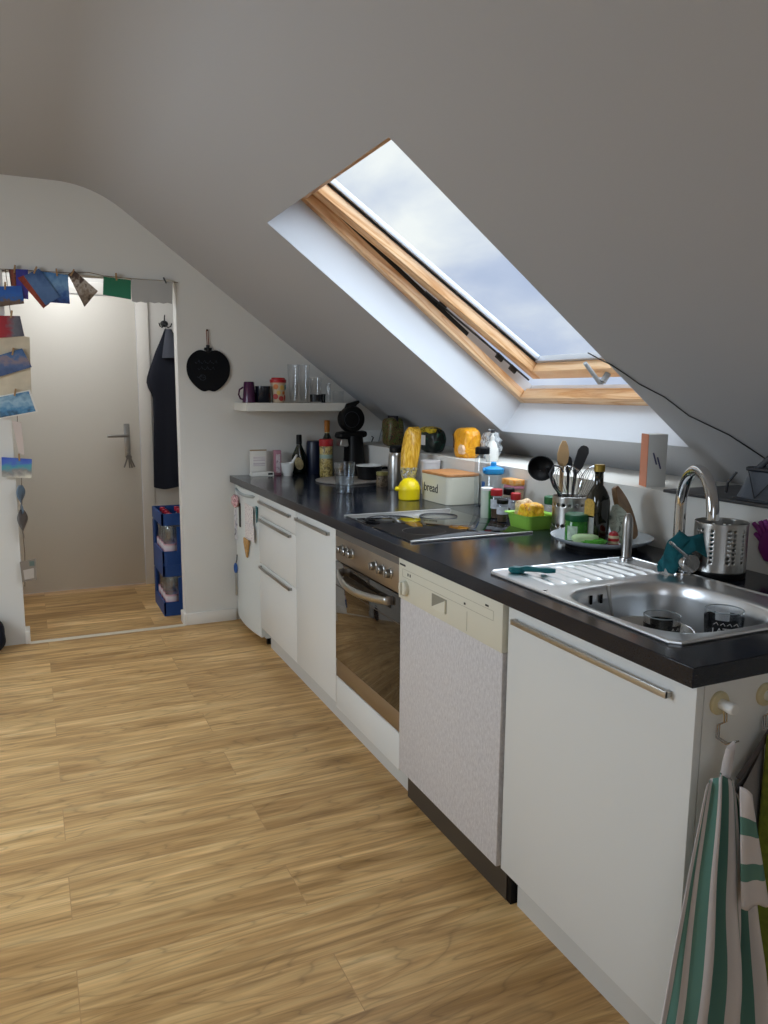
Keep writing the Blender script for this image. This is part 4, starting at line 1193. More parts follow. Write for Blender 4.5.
# translucent sheet with scalloped lower edge
sh = [(-0.511, 1.947), (-0.292, 1.945)]
n_ = 9
for i in range(n_ + 1):
    f = i / n_
    sh.append((-0.300 - 0.211 * f, 1.826 - 0.002 * f + (0.006 if i % 2 else 0.0)))
cx, cz = -0.40, 1.885
t = thing('greaseproof_sheet', 'translucent grey paper sheet hanging at the right end of the string', 'paper', (cx, PY, cz))
kx_ = NT('translucent_paper')
tr_ = kx_.n('ShaderNodeBsdfTransparent'); tr_.inputs[0].default_value = (0.9, 0.9, 0.9, 1)
mx_ = kx_.n('ShaderNodeMixShader'); mx_.inputs[0].default_value = 0.72
kx_.b.inputs['Base Color'].default_value = lin('B9B8B4'); kx_.b.inputs['Roughness'].default_value = 0.7
kx_.l(tr_, 0, mx_, 1); kx_.l(kx_.b, 0, mx_, 2); kx_.l(mx_, 0, kx_.out, 'Surface')
MB().prism([(x - cx, z - cz) for x, z in sh], lambda u, v, w: Vector((u, w, v)), -0.0005, 0.0005).build('sheet', kx_.m, t, smooth=0)
tag(MB().box(-0.003, 0.003, -0.006, 0.012, -0.018, 0.016, 0.001).build('clothes_peg', 'darkgrey', None, (-0.335, PY, 1.950), rot=(0, -0.4, 0)), 'small dark peg holding the translucent sheet', 'peg', 'small pegs on the strings')
# twisted photos and the tag at the bottom of the side string
def feather(x, z0, z1, w, m, label, ph):
    f = lambda u, v: Vector((x + (u - .5) * w * sin(pi * (0.08 + 0.88 * v)) * cos(2 * v + ph), PY + 0.004 + (u - .5) * w * sin(2 * v + ph), z1 + (z0 - z1) * v))
    o = MB().grid(f, 4, 14).build('twisted_photo', m, solid=0.001)
    tag(o, label, 'photo', 'postcards on the strings')
feather(-1.108, 0.715, 0.865, 0.075, photo_mat('bluish_photo', [(0, '5A6C80'), (1, '6F8496')], 'Z', 0.3, 5), 'bluish photo turned edge-on below the beach card', 0.3)
feather(-1.108, 0.585, 0.735, 0.070, photo_mat('greyish_photo', [(0, '7A7068'), (1, '544E4C')], 'Z', 0.3, 5), 'grey-brown photo turned edge-on near the foot of the side string', 0.0)
t = thing('paper_tag', 'beige paper tag with print at the bottom of the side string', 'tag', (-1.095, PY - 0.004, 0.408))
MB().prism([(-0.040, 0.050), (0.038, 0.063), (0.036, -0.052), (-0.034, -0.060)], lambda u, v, w: Vector((u, w, v)), -0.001, 0.001).build('card', mat('tag_brown', '857A6E', 0.8), t)
MB().prism([(-0.026, 0.004), (0.026, 0.012), (0.024, -0.042), (-0.022, -0.048)], lambda u, v, w: Vector((u, w, v)), -0.0016, -0.0009).build('printed_panel', mat('tag_light', 'B4AAA0', 0.8), t)
MB().box(0.006, 0.030, -0.0017, -0.0009, 0.024, 0.050).build('stamp', mat('tag_stamp', '5E6E66', 0.8), t)

# navy bag at the foot of the left wall
t = thing('navy_bag', 'dark navy cloth bag on the floor at the left edge', 'bag', (-1.300, 3.400, 0))
MB().blob((0, 0, 0.09), (0.075, 0.06, 0.09), 5, 0.08, 2.0, 4, 3.0).build('bag_body', 'navy', t)
MB().tube([(-0.04, 0, 0.165), (-0.03, 0, 0.21), (0.02, 0, 0.215), (0.035, 0, 0.165)], 0.006, 8).build('handle', 'navy', t)

# ------------------------------------------------------------------ hallway: hook, jacket, bottle crates
t = thing('coat_hook', 'dark metal double coat hook on the hallway wall', 'hook', (-0.165, 4.604, 1.815))
MB().lathe([(0.022, 0), (0.020, 0.006), (0.012, 0.010)], (0, 0, 0), 18, (0, -1, 0), sx=1.2, sy=1).build('rose', 'wire', t)
for s in (-1, 1):
    MB().tube([(0, -0.008, 0.0), (s * 0.020, -0.030, -0.028), (s * 0.036, -0.045, -0.020), (s * 0.042, -0.05, 0.0)], 0.004, 8).build('prong', 'wire', t)
MB().tube([(0, -0.008, 0.0), (0, -0.02, 0.04), (0, -0.035, 0.055)], 0.004, 8).build('prong', 'wire', t)

t = thing('jacket', 'black jacket hanging from the hook in the hallway', 'jacket', (-0.165, 4.60, 0.69))
def jk(u, v):
    a = 2 * pi * u
    z = 1.085 - 1.085 * v
    prof = [(0.0, 0.020), (0.06, 0.045), (0.14, 0.085), (0.24, 0.125), (0.32, 0.155), (0.36, 0.150), (0.42, 0.115), (0.6, 0.120), (1.0, 0.125)]
    for (v0, w0), (v1, w1_) in zip(prof, prof[1:]):
        if v <= v1: w = w0 + (w1_ - w0) * (v - v0) / (v1 - v0); break
    fold = 1 + 0.10 * sin(5 * a + 3 * v) * min(1, v * 2)
    x = w * cos(a) * fold * (1.35 if cos(a) > 0 else 1.0) + 0.012
    y = -0.050 + min(0.035, 0.25 * w) * sin(a) * fold
    return Vector((x, y, z - 0.01 * cos(3 * a) * v))
MB().grid(jk, 48, 30, closed_u=True).build('jacket_body', 'navy', t)
def slv(u, v):
    a = 2 * pi * u
    return Vector((0.11 + 0.035 * cos(a) + 0.03 * v, -0.075 + 0.022 * sin(a), 0.80 - 0.78 * v))
MB().grid(slv, 20, 12, closed_u=True).build('sleeve', 'navy', t)
def hood(u, v):
    a = 2 * pi * u
    return Vector((0.018 + (0.020 + 0.055 * v) * cos(a) + 0.02 * v, -0.062 + 0.035 * sin(a) * (0.4 + v), 1.080 - 0.19 * v))
MB().grid(hood, 24, 8, closed_u=True).build('hood', mat('grey_hood_lining', '454852', 0.9), t)
MB().tube([(0.0, -0.05, 1.075), (0.0, -0.055, 1.105), (0.006, -0.05, 1.075)], 0.003, 6).build('hanging_loop', 'navy', t)

def bottle_mesh(t):
    MB().lathe([(0.034, 0), (0.039, 0.012), (0.039, 0.14), (0.036, 0.17), (0.039, 0.19), (0.030, 0.225), (0.015, 0.262), (0.014, 0.276)], (0, 0, 0), 16).build('bottle_body', 'bottleclear', t)
    MB().lathe([(0.0405, 0.055), (0.0405, 0.115)], (0, 0, 0), 16, cap0=False, cap1=False).build('label_band', layered('water_label', 'Z', [(0.0, 'C2405A'), (0.35, 'D8C4C8'), (0.7, 'DCD6D8'), (1.0, 'C98A98')], 0.5), t)
    MB().lathe([(0.0160, 0.274), (0.0160, 0.296), (0.013, 0.299)], (0, 0, 0), 14).build('cap', mat('red_cap', 'A81D34', 0.4), t)
CW, CL, CH = 0.29, 0.38, 0.314
def crate(z, label):
    t = thing('bottle_crate', label, 'crate', (-0.364, 3.715, z), 0, 'blue crates stacked in the hallway')
    b = MB().box(0, CW, 0, CL, 0, 0.012)
    b.box(0, 0.010, 0, CL, 0.012, 0.085); b.box(CW - 0.010, CW, 0, CL, 0.012, 0.085)
    b.box(0, CW, 0, 0.010, 0.012, 0.085); b.box(0, CW, CL - 0.010, CL, 0.012, 0.085)
    b.build('lower_tray', 'crate', t, smooth=0)
    b = MB().box(0, 0.012, 0, CL, CH - 0.070, CH); b.box(CW - 0.012, CW, 0, CL, CH - 0.070, CH)
    b.box(0, CW, 0, 0.012, CH - 0.070, CH); b.box(0, CW, CL - 0.012, CL, CH - 0.070, CH)
    b.build('upper_rim', 'crate', t, smooth=0)
    f = MB()
    f.box(0.088, CW, -0.001, 0.011, 0.08, CH - 0.08)          # solid end with grip
    f.box(0, CW, CL - 0.011, CL, 0.08, CH - 0.08)
    f.box(0.0, 0.012, CL - 0.06, CL, 0.08, CH - 0.08)
    f.box(CW - 0.012, CW, 0, CL, 0.08, CH - 0.08)
    f.build('end_wall', 'crate', t, smooth=0)
    first = None
    for ix in range(3):
        for iy in range(4):
            px, py = -0.364 + 0.056 + ix * 0.089, 3.715 + 0.058 + iy * 0.088
            pos = ('near left corner' if (ix, iy) == (0, 0) else 'crate')
            lv = 'lower' if z < 0.1 else 'upper'
            rowname = ['nearest', 'second', 'third', 'farthest'][iy]
            coln = ['left', 'middle', 'right'][ix]
            lab = 'clear water bottle with red cap, %s row %s place in the %s crate' % (rowname, coln, lv)
            if first is None:
                b = thing('water_bottle', lab, 'bottle', (px, py, z + 0.0125), 0, 'water bottles in the crates')
                bottle_mesh(b); first = b
            else:
                b = copy_tree(first); b.location = (px, py, z + 0.0125); b['label'] = lab
crate(0.0005, 'lower blue plastic bottle crate on the hallway floor')
crate(0.0005 + CH + 0.0008, 'upper blue plastic bottle crate on top of the other')

# ------------------------------------------------------------------ worktop, far end
t = thing('card_display', 'small upright white card in a stand near the far end of the worktop', 'card', (0.160, 3.445, H))
MB().box(-0.048, 0.048, -0.006, 0.006, 0.004, 0.150, 0.001).build('card', 'paper', t)
MB().box(-0.030, 0.040, -0.0075, -0.0055, 0.055, 0.110).build('printed_block', 'note', t)
MB().box(-0.050, 0.050, -0.0076, -0.0056, 0.143, 0.150).build('top_edge', mat('tan_edge', 'A58D6A', 0.7), t)
MB().box(-0.052, 0.052, -0.012, 0.012, 0.0, 0.006).build('stand', 'white', t)
t = thing('matchbox', 'flat white box lying before the upright card', 'box', (0.170, 3.395, H))
MB().box(-0.066, 0.066, -0.018, 0.018, 0.0, 0.024, 0.001).build('carton', 'paper', t)
MB().box(0.030, 0.058, -0.0186, -0.0175, 0.006, 0.018).build('print', 'ink', t)
t = thing('slim_carton', 'slim upright pink-edged carton left of the mortar', 'box', (0.272, 3.430, H))
MB().box(-0.019, 0.019, -0.018, 0.018, 0.0, 0.145, 0.001).build('carton', mat('pink_carton', 'B47F90', 0.6), t)
MB().box(-0.013, 0.013, -0.0186, -0.0175, 0.012, 0.122).build('print', patchy('pale_print', ['8A6472', 'D2C6CA', 'CFC0C6'], 60), t)
t = thing('mortar', 'white ceramic mortar standing before the green bottle', 'mortar', (0.310, 3.352, H))
MB().lathe([(0.023, 0), (0.025, 0.004), (0.025, 0.014), (0.034, 0.03), (0.039, 0.075), (0.036, 0.076), (0.031, 0.035), (0.01, 0.02)], (0, 0, 0), 28).build('vessel', 'ceramic', t)
p = tag(MB().tube([(0.318, 3.352, H + 0.032), (0.345, 3.352, H + 0.085), (0.368, 3.350, H + 0.122)], [0.012, 0.008, 0.007], 12).build('pestle', 'ceramic'), 'white pestle leaning in the ceramic mortar', 'pestle')

t = thing('liqueur_bottle', 'dark green bottle with an oval label beside the mortar', 'bottle', (0.408, 3.430, H))
MB().lathe([(0.036, 0), (0.043, 0.01), (0.049, 0.06), (0.044, 0.11), (0.018, 0.165), (0.014, 0.18), (0.0135, 0.19)], (0, 0, 0), 28, sy=0.75).build('glass_body', 'darkgreen', t)
MB().lathe([(0.0165, 0.178), (0.0165, 0.232), (0.014, 0.234)], (0, 0, 0), 18).build('cap', 'black', t)
MB().lathe([(0.030, 0), (0.029, 0.003)], (-0.014, -0.0375, 0.065), 24, (-0.25, -1, 0), sx=0.85, sy=1.25).build('label', mat('gold_label', 'A99B72', 0.6, var=0.3, vscale=80), t)
tag(MB().lathe([(0.046, 0), (0.048, 0.004), (0.048, 0.185), (0.044, 0.196), (0.020, 0.198)], (0, 0, 0), 32).build('canister', mat('navy_tin', '141C33', 0.35), None, (0.502, 3.425, H)), 'dark navy storage canister behind the jar with a red lid', 'canister')
t = thing('wine_bottle', 'wine bottle with an orange capsule standing right behind the navy canister', 'bottle', (0.592, 3.446, H))
MB().lathe([(0.036, 0), (0.037, 0.01), (0.037, 0.17), (0.030, 0.20), (0.016, 0.232), (0.0150, 0.25)], (0, 0, 0), 28).build('glass_body', 'darkgreen', t)
MB().lathe([(0.0160, 0.245), (0.0165, 0.25), (0.0175, 0.315), (0.0150, 0.318)], (0, 0, 0), 18).build('capsule', mat('orange_capsule', 'B5701E', 0.5), t)
MB().lathe([(0.0155, 0.238), (0.0160, 0.247)], (0, 0, 0), 18, cap0=False, cap1=False).build('neck_ring', mat('pale_ring', 'C8B98A', 0.5), t)

t = thing('coffee_jar', 'tall golden jar with a red lid before the coffee machine', 'jar', (0.512, 3.250, H))
M['goldprint'] = patchy('gold_foil_print', ['3E3218', 'A08A45', 'D2BE7E', '4A3C20', 'BFA75A'], 35, 0.35)
MB().lathe([(0.036, 0), (0.038, 0.006), (0.038, 0.172), (0.034, 0.180)], (0, 0, 0), 28).build('jar_body', 'goldprint', t)
MB().lathe([(0.0390, 0.176), (0.0405, 0.180), (0.0405, 0.212), (0.037, 0.216)], (0, 0, 0), 28).build('lid', 'red', t)
MB().lathe([(0.0385, 0.105), (0.0385, 0.128)], (0, 0, 0), 28, cap0=False, cap1=False).build('band', mat('pale_teal_band', '8FA79C', 0.5), t)

# coffee machine
t = thing('coffee_machine', 'black capsule coffee machine with a round head beside the shelf', 'coffee machine', (0.668, 3.210, H))
def cmb(u, v):
    a = 2 * pi * u
    z = 0.235 * v
    w = 0.060 - 0.014 * v + 0.02 * (1 - v) ** 6
    dd = 0.075 - 0.015 * v
    x, y = sup(a, w, dd, 3)
    return Vector((x + 0.006 * (1 - v), y, z))
MB().grid(cmb, 32, 12, closed_u=True).box(-0.05, 0.05, -0.06, 0.06, 0.0, 0.012).build('body', 'black', t)
MB().prism([(-0.100, 0.232), (-0.094, 0.255), (-0.05, 0.262), (0.050, 0.262), (0.060, 0.246), (0.052, 0.225), (-0.02, 0.222), (-0.096, 0.220)], lambda u, v, w: Vector((u, w, v)), -0.045, 0.055).build('arm', 'black', t, bevel=0.008)
MB().lathe([(0.018, -0.02), (0.02, 0.02)], (0.056, -0.01, 0.245), 16, (0, 1, 0)).build('hinge', 'black', t)
MB().lathe([(0.048, 0), (0.070, 0.006), (0.077, 0.02), (0.077, 0.060), (0.070, 0.078), (0.048, 0.085)], (-0.012, -0.045, 0.332), 40, (-0.12, 1, 0.0)).build('head', 'black', t)
MB().tube([(-0.030 + 0.045 * cos(a * pi / 16), -0.0475, 0.330 + 0.045 * sin(a * pi / 16)) for a in range(32)], 0.002, 6, closed=True).build('dial_ring', mat('dark_ring', '2A2E36', 0.3), t)
MB().prism([(-0.065, 0.385), (-0.050, 0.420), (-0.010, 0.428), (0.030, 0.440), (0.032, 0.424), (0.012, 0.412), (0.01, 0.38)], lambda u, v, w: Vector((u, w, v)), -0.02, 0.02).build('lever', 'black', t, bevel=0.005)
MB().prism([(-0.096, 0.219), (-0.055, 0.219), (-0.048, 0.180), (-0.062, 0.172), (-0.104, 0.178)], lambda u, v, w: Vector((u, w, v)), -0.05, 0.03).build('capsule_holder', 'steel', t, bevel=0.004)
MB().box(-0.105, -0.035, -0.050, 0.050, 0.018, 0.045, 0.006).build('drip_tray', 'blackgloss', t)
MB().box(-0.105, 0.0, -0.05, 0.05, 0.003, 0.018, 0.003).build('tray_foot', 'black', t)

t = thing('serving_board', 'round pale board lying under the pan and jar', 'board', (0.530, 2.955, H))
MB().lathe([(0.150, 0), (0.158, 0.003), (0.160, 0.009), (0.155, 0.011)], (0, 0, 0), 48, sx=1.12, sy=1.12).build('disc', mat('pale_stone', '9A938C', 0.5), t)
t = thing('sauce_pan', 'small black pan with a white inside at the back of the board', 'pan', (0.645, 2.925, H + 0.0115))
MB().lathe([(0.058, 0), (0.064, 0.006), (0.071, 0.070), (0.073, 0.076)], (0, 0, 0), 36, cap1=False).build('outer_wall', 'black', t)
MB().lathe([(0.0735, 0.074), (0.0735, 0.079), (0.068, 0.078), (0.062, 0.012), (0.01, 0.010)], (0, 0, 0), 36, cap0=False).build('inner_wall', 'ceramic', t)
MB().tube([(0.066, 0, 0.055), (0.095, 0, 0.060), (0.125, -0.01, 0.058)], [0.008, 0.007, 0.008], 10).build('handle', 'black', t)
t = thing('small_jar', 'small glass jar with a gold lid right of the pan', 'jar', (0.612, 2.680, H))
MB().lathe([(0.029, 0), (0.031, 0.004), (0.031, 0.054), (0.026, 0.060)], (0, 0, 0), 24).build('jar_body', patchy('dried_herbs', ['2A241C', '6A5A48', '8A7A66', '3A3026'], 60, 0.2), t)
MB().lathe([(0.031, 0.058), (0.032, 0.061), (0.032, 0.074), (0.028, 0.077)], (0, 0, 0), 24).build('lid', mat('gold_lid', 'A59A5E', 0.35, 0.5), t)

def beaker(x, y, z, label, s=1.0):
    t = thing('drinking_glass', label, 'glass', (x, y, z), 0, 'clear glasses on the dark worktop')
    MB().lathe([(0.040 * s, 0), (0.042 * s, 0.004), (0.051 * s, 0.150 * s), (0.049 * s, 0.150 * s), (0.040 * s, 0.012)], (0, 0, 0), 32).build('vessel', 'beaker', t)
    MB().tube([(0.050 * s * cos(a * pi / 20), 0.050 * s * sin(a * pi / 20), 0.151 * s) for a in range(40)], 0.0014, 6, closed=True).build('lip', 'glassware', t)
    return t
t = beaker(0.317, 2.470, H, 'large clear plastic beaker standing on the open worktop before the coffee machine')
t = thing('glass_mug', 'small clear glass mug with a handle behind the large beaker', 'glass', (0.400, 2.680, H), 0, 'clear glasses on the dark worktop')
MB().lathe([(0.028, 0), (0.030, 0.004), (0.032, 0.085), (0.030, 0.085), (0.027, 0.01)], (0, 0, 0), 24).build('vessel', 'glassware', t)
MB().tube([(0.032, -0.01, 0.072), (0.055, -0.015, 0.066), (0.056, -0.015, 0.035), (0.033, -0.01, 0.026)], 0.0045, 8).build('handle', 'glassware', t)

t = thing('thermos_flask', 'tall steel thermos flask left of the spaghetti bag', 'flask', (0.615, 2.520, H))
MB().lathe([(0.038, 0), (0.040, 0.006), (0.040, 0.165), (0.034, 0.185), (0.030, 0.190)], (0, 0, 0), 32).build('flask_body', 'steel', t)
MB().lathe([(0.031, 0.188), (0.034, 0.192), (0.034, 0.215), (0.028, 0.222)], (0, 0, 0), 28).build('lid', 'black', t)
MB().tube([(0.034, -0.02, 0.195), (0.064, -0.035, 0.185), (0.068, -0.037, 0.10), (0.060, -0.033, 0.04), (0.040, -0.02, 0.03)], 0.008, 10).build('handle', 'black', t)

# lemon-shaped box
t = thing('lemon_box', 'bright yellow lemon storage box before the bread bin', 'box', (0.514, 2.168, H), -0.25)
MB().lathe([(0.044, 0), (0.048, 0.004), (0.050, 0.046)], (0, 0, 0), 40).build('base', 'yellow', t)
MB().lathe([(0.0515, 0.046), (0.0515, 0.051), (0.049, 0.062), (0.041, 0.080), (0.026, 0.094), (0.012, 0.099), (0.0, 0.100)], (0, 0, 0), 40, cap1=False).build('lid', 'yellow', t)
MB().sphere((-0.055, 0.0, 0.050), 0.011, 1.2, 1, 1).build('tip', 'yellow', t)

# bread bin
t = thing('bread_bin', 'cream bread bin with a wooden lid on the worktop', 'bread bin', (0.690, 2.085, H))
BB = (0.060, 0.165)
rz = 0.0
# footprint corners from the photo: left (0.611,2.222) front (0.576,1.969) right end (0.728,1.905)
def rr_poly(hx, hy, r, n=6):
    P = []
    for cx, cy, a0 in ((hx - r, hy - r, 0), (-hx + r, hy - r, pi / 2), (-hx + r, -hy + r, pi), (hx - r, -hy + r, 3 * pi / 2)):
        for i in range(n + 1):
            a = a0 + pi / 2 * i / n
            P.append((cx + r * cos(a), cy + r * sin(a)))
    return P
t.location = (0.660, 2.050, H); t.rotation_euler = (0, 0, 0.02)
hx, hy = 0.084, 0.126
MB().prism(rr_poly(hx, hy, 0.026), lambda u, v, w: Vector((u, v, w)), 0.0, 0.122).build('tin', mat('cream_enamel', 'DAD6C4', 0.35), t, bevel=0.002)
MB().prism(rr_poly(hx + 0.001, hy + 0.001, 0.026), lambda u, v, w: Vector((u, v, w)), 0.1225, 0.134).build('lid', 'bamboo', t, bevel=0.002)
Mx = Matrix(((0, 0, -1, -hx - 0.0008), (-1, 0, 0, 0.024), (0, 1, 0, 0.062), (0, 0, 0, 1)))
text_mesh('lettering', 'bread', 0.056, 'ink', t, Mx)

# tub behind
tag(MB().lathe([(0.042, 0), (0.044, 0.004), (0.047, 0.150), (0.0485, 0.152), (0.0485, 0.162), (0.044, 0.164)], (0, 0, 0), 32).build('white_tub', mat('white_tub_plastic', 'CFCBCC', 0.45), None, (0.702, 2.315, H)), 'round white tub standing behind the bread bin', 'tub')

# spaghetti bag leaning on the knee wall
def mk_spag():
    k = NT('spaghetti_in_film')
    c = k.coord('Object', (160, 160, 6))
    n1 = k.noise(c, 1.0, 3)
    r = k.ramp(n1, 'Fac', [(0.30, 'B5801C'), (0.5, 'D9A52E'), (0.7, 'EBC45A')])
    k.l(r, 'Color', k.b, 'Base Color'); k.b.inputs['Roughness'].default_value = 0.25
    return k.m
t = thing('spaghetti_pack', 'long clear pack of yellow spaghetti leaning behind the lemon box', 'pasta')
sb = MB()
def spg(u, v):
    a = 2 * pi * u
    w = 0.049 * (0.86 + 0.14 * sin(pi * min(1, v * 1.1))) * (1 - 0.35 * max(0, v - 0.9) / 0.1)
    k = 1 + 0.03 * sin(7 * a + 2 * v)
    ld = Vector((0.612, 2.368, H + 0.125)).lerp(Vector((0.650, 2.40, H + 0.315)), v)
    return ld + Vector((w * k * cos(a), w * k * 0.62 * sin(a), (0.006 * sin(2 * a + 1) if v > 0.9 else 0)))
sb.grid(spg, 40, 16, closed_u=True)
sb.bm.verts.ensure_lookup_table()
sb.bm.faces.new([sb.bm.verts[i * 17 + 16] for i in range(40)])
sb.build('pasta_bundle', mk_spag(), t)
def film(u, v):
    a = 2 * pi * u
    w = 0.046 * (1 - v) + 0.012 * v + 0.030 * max(0, v - 0.72)
    k = 1 + 0.16 * sin(6 * a + 6 * v)
    ld = Vector((0.612, 2.368, H + 0.128)).lerp(Vector((0.600, 2.350, H + 0.002)), v)
    return ld + Vector((w * k * cos(a), w * k * 0.7 * sin(a), 0))
MB().grid(film, 40, 12, closed_u=True).build('film', patchy('crumpled_film', ['4A443C', 'A9A49A', 'C9B25A', '6E665C', 'D8D4CC'], 45, 0.2), t)

# bags on the ledge behind
M['snack'] = patchy('brown_snack_print', ['1A1614', '5A2E1E', '3F6A2A', '8A5440', '20282A', '9FB04A'], 45, 0.35, 'hard', dist=2)
t = thing('snack_bag', 'dark brown and green snack bag at the far end of the ledge', 'bag', (0.855, 3.07, LEDGE))
MB().blob((0, 0, 0.080), (0.050, 0.062, 0.080), 4, 0.08, 2.5, 4, 5.0).build('bag_body', 'snack', t)
MB().obox((0.0, 0.0, 0.156), (0, 1, 0), (1, 0, 0), (0, 0, 1), 0.058, 0.006, 0.016).build('top_seal', mat('dark_foil', '24202A', 0.3), t)
M['tort'] = patchy('black_green_print', ['0C1412', '10231C', '0E1A16', '1F5A48', '141A18'], 22, 0.3, 'hard', dist=1.5)
t = thing('tortilla_bag', 'black and yellow snack bag above the white tub', 'bag', (0.830, 2.545, LEDGE))
MB().blob((0, 0, 0.062), (0.050, 0.092, 0.062), 9, 0.10, 2.5, 4, 3.2).build('bag_body', 'tort', t)
MB().blob((-0.008, 0.0, 0.112), (0.040, 0.085, 0.020), 2, 0.2, 3, 3).build('top_fold', patchy('yellow_black_print', ['15150F', 'C9AE1E', 'D8BE2A', '15150F'], 24, 0.4, 'hard'), t)
MB().box(-0.058, -0.054, -0.030, 0.010, 0.040, 0.090).build('price_sticker', 'paper', t)
t = thing('orange_bag', 'bright orange snack bag standing on the ledge behind the bread bin', 'bag', (0.835, 2.205, LEDGE))
MB().blob((0, 0, 0.066), (0.046, 0.066, 0.072), 6, 0.12, 1.8, 4, 4.0).build('bag_body', patchy('orange_foil', ['D98A10', 'F0A81E', 'F2B030', 'E09018'], 30, 0.3, bump=0.6), t)
MB().blob((-0.034, -0.028, 0.040), (0.022, 0.026, 0.024), 3, 0.3, 3, 3).build('printed_patch', mat('pale_orange_print', 'E8C4A0', 0.4), t)
MB().blob((0.010, 0.070, 0.075), (0.040, 0.026, 0.050), 8, 0.25, 3, 3).build('brown_side', patchy('brown_foil', ['2A1E1A', '6A4A3A', '8A7A70'], 40, 0.3), t)
t = thing('silver_bag', 'crumpled silver bag beside the orange bag on the ledge', 'bag', (0.905, 2.100, LEDGE))
MB().blob((0, 0, 0.062), (0.040, 0.048, 0.066), 12, 0.30, 3.2, 4, 2.6).build('bag_body', patchy('silver_foil', ['2C3036', 'A8ADB2', 'C9CED2', '5A6068'], 45, 0.25, bump=0.8), t)
MB().prism([(-0.045, 0.095), (0.020, 0.100), (0.046, 0.128), (-0.02, 0.120)], lambda u, v, w: Vector((w, -u, v)), -0.03, -0.024).build('torn_top', mat('foil_white', 'C4CACF', 0.3), t)
t = thing('spray_bottle', 'small white spray bottle with a slim nozzle on the ledge', 'bottle', (0.825, 1.965, LEDGE))
MB().lathe([(0.026, 0), (0.029, 0.005), (0.028, 0.050), (0.018, 0.080), (0.009, 0.092), (0.008, 0.096)], (0, 0, 0), 28).build('bottle_body', 'white', t)
MB().lathe([(0.009, 0.094), (0.009, 0.112), (0.006, 0.116), (0.0055, 0.130)], (0, 0, 0), 20).build('collar', 'white', t)
MB().lathe([(0.009, 0.128), (0.010, 0.133), (0.010, 0.140), (0.007, 0.143)], (0, 0, 0), 18).box(-0.024, 0.0, -0.004, 0.004, 0.133, 0.140, 0.001).build('nozzle', 'darkgrey', t)

# tall glass cylinder with black lid, blue-topped bottle
t = thing('tall_bottle', 'tall clear bottle with a black lid behind the bread bin end', 'bottle', (0.710, 1.862, H))
MB().lathe([(0.030, 0), (0.032, 0.004), (0.032, 0.215), (0.026, 0.228)], (0, 0, 0), 28).build('bottle_body', 'plasticclear', t)
MB().lathe([(0.030, 0.226), (0.031, 0.230), (0.031, 0.252), (0.027, 0.256)], (0, 0, 0), 28).build('lid', 'black', t)
t = thing('blue_top_bottle', 'clear drinking bottle with a bright blue top behind the spice jars', 'bottle', (0.696, 1.750, H))
MB().lathe([(0.038, 0), (0.041, 0.005), (0.041, 0.145), (0.037, 0.152)], (0, 0, 0), 32).build('bottle_body', 'plasticclear', t)
MB().lathe([(0.036, 0.150), (0.042, 0.154), (0.044, 0.160), (0.043, 0.174), (0.022, 0.182), (0.015, 0.184)], (0, 0, 0), 32).build('screw_top', 'blue', t)
MB().lathe([(0.012, 0.182), (0.012, 0.198), (0.009, 0.202)], (0, 0, 0), 20).build('mouthpiece', 'blue', t)
MB().tube([(-0.036, 0.0, 0.166), (-0.052, -0.006, 0.168), (-0.046, 0.0, 0.176)], 0.006, 8).build('catch', 'blue', t)
MB().box(-0.040, -0.036, 0.006, 0.026, 0.020, 0.120, 0.001).build('scale_strip', mat('deep_blue_print', '1A5A9A', 0.4), t)

# white canister with green print, spice jars
t = thing('green_canister', 'slim white and green canister beside the hob', 'canister', (0.566, 1.590, H))
MB().lathe([(0.0225, 0), (0.0235, 0.003), (0.0235, 0.110)], (0, 0, 0), 28).build('tube', layered('green_print', 'X', [(0.0, 'CFD9CC'), (0.30, 'C6D8C4'), (0.42, '3E9A48'), (0.7, '2E8A3C'), (1.0, '5AA85A')], 0.4, 3, 0.06), t)
MB().lathe([(0.0240, 0.108), (0.0240, 0.117), (0.021, 0.119)], (0, 0, 0), 28).build('lid', 'white', t)
def spice(x, y, r, h, lidm, content, label, lidh=0.026, name='spice_jar'):
    t = thing(name, label, 'spice jar', (x, y, H), 0, 'spice jars beside the hob')
    MB().lathe([(r * 0.92, 0), (r, 0.003), (r, h - lidh - 0.006), (r * 0.85, h - lidh)], (0, 0, 0), 24).build('jar_body', 'plasticclear', t)
    MB().lathe([(r * 0.86, 0.003), (r * 0.88, (h - lidh) * 0.55)], (0, 0, 0), 20).build('contents', content, t)
    MB().lathe([(r * 1.01, (h - lidh) * 0.45), (r * 1.01, (h - lidh) * 0.85)], (0, 0, 0), 24, cap0=False, cap1=False).build('label_band', mat('pale_label', 'BFC3CC', 0.6, var=0.15, vscale=90), t)
    MB().lathe([(r * 0.98, h - lidh), (r * 1.03, h - lidh + 0.003), (r * 1.03, h - 0.002), (r * 0.9, h)], (0, 0, 0), 24).build('lid', lidm, t)
brown = mat('ground_spice', '5A4430', 0.8, var=0.3, vscale=120)
pale = mat('pale_spice', '9A8A70', 0.8, var=0.2, vscale=120)
spice(0.588, 1.556, 0.0225, 0.116, 'red', brown, 'tall spice jar with a red lid right of the green canister')
spice(0.640, 1.548, 0.0215, 0.118, 'black', brown, 'tall spice jar with a black lid behind the others')
spice(0.633, 1.490, 0.0190, 0.106, 'red', pale, 'spice jar with a red lid behind the green tray')
spice(0.560, 1.470, 0.0215, 0.088, 'black', brown, 'short spice jar with a black lid nearest the hob', 0.017)
t = thing('orange_packet', 'orange carton lying on top of the jars at the wall', 'box', (0.712, 1.635, H))
MB().box(-0.022, 0.030, -0.046, 0.046, 0.118, 0.142, 0.003).build('carton', patchy('orange_print', ['D9882C', 'E89A3C', 'E2B27A', 'E08A2C'], 30), t)
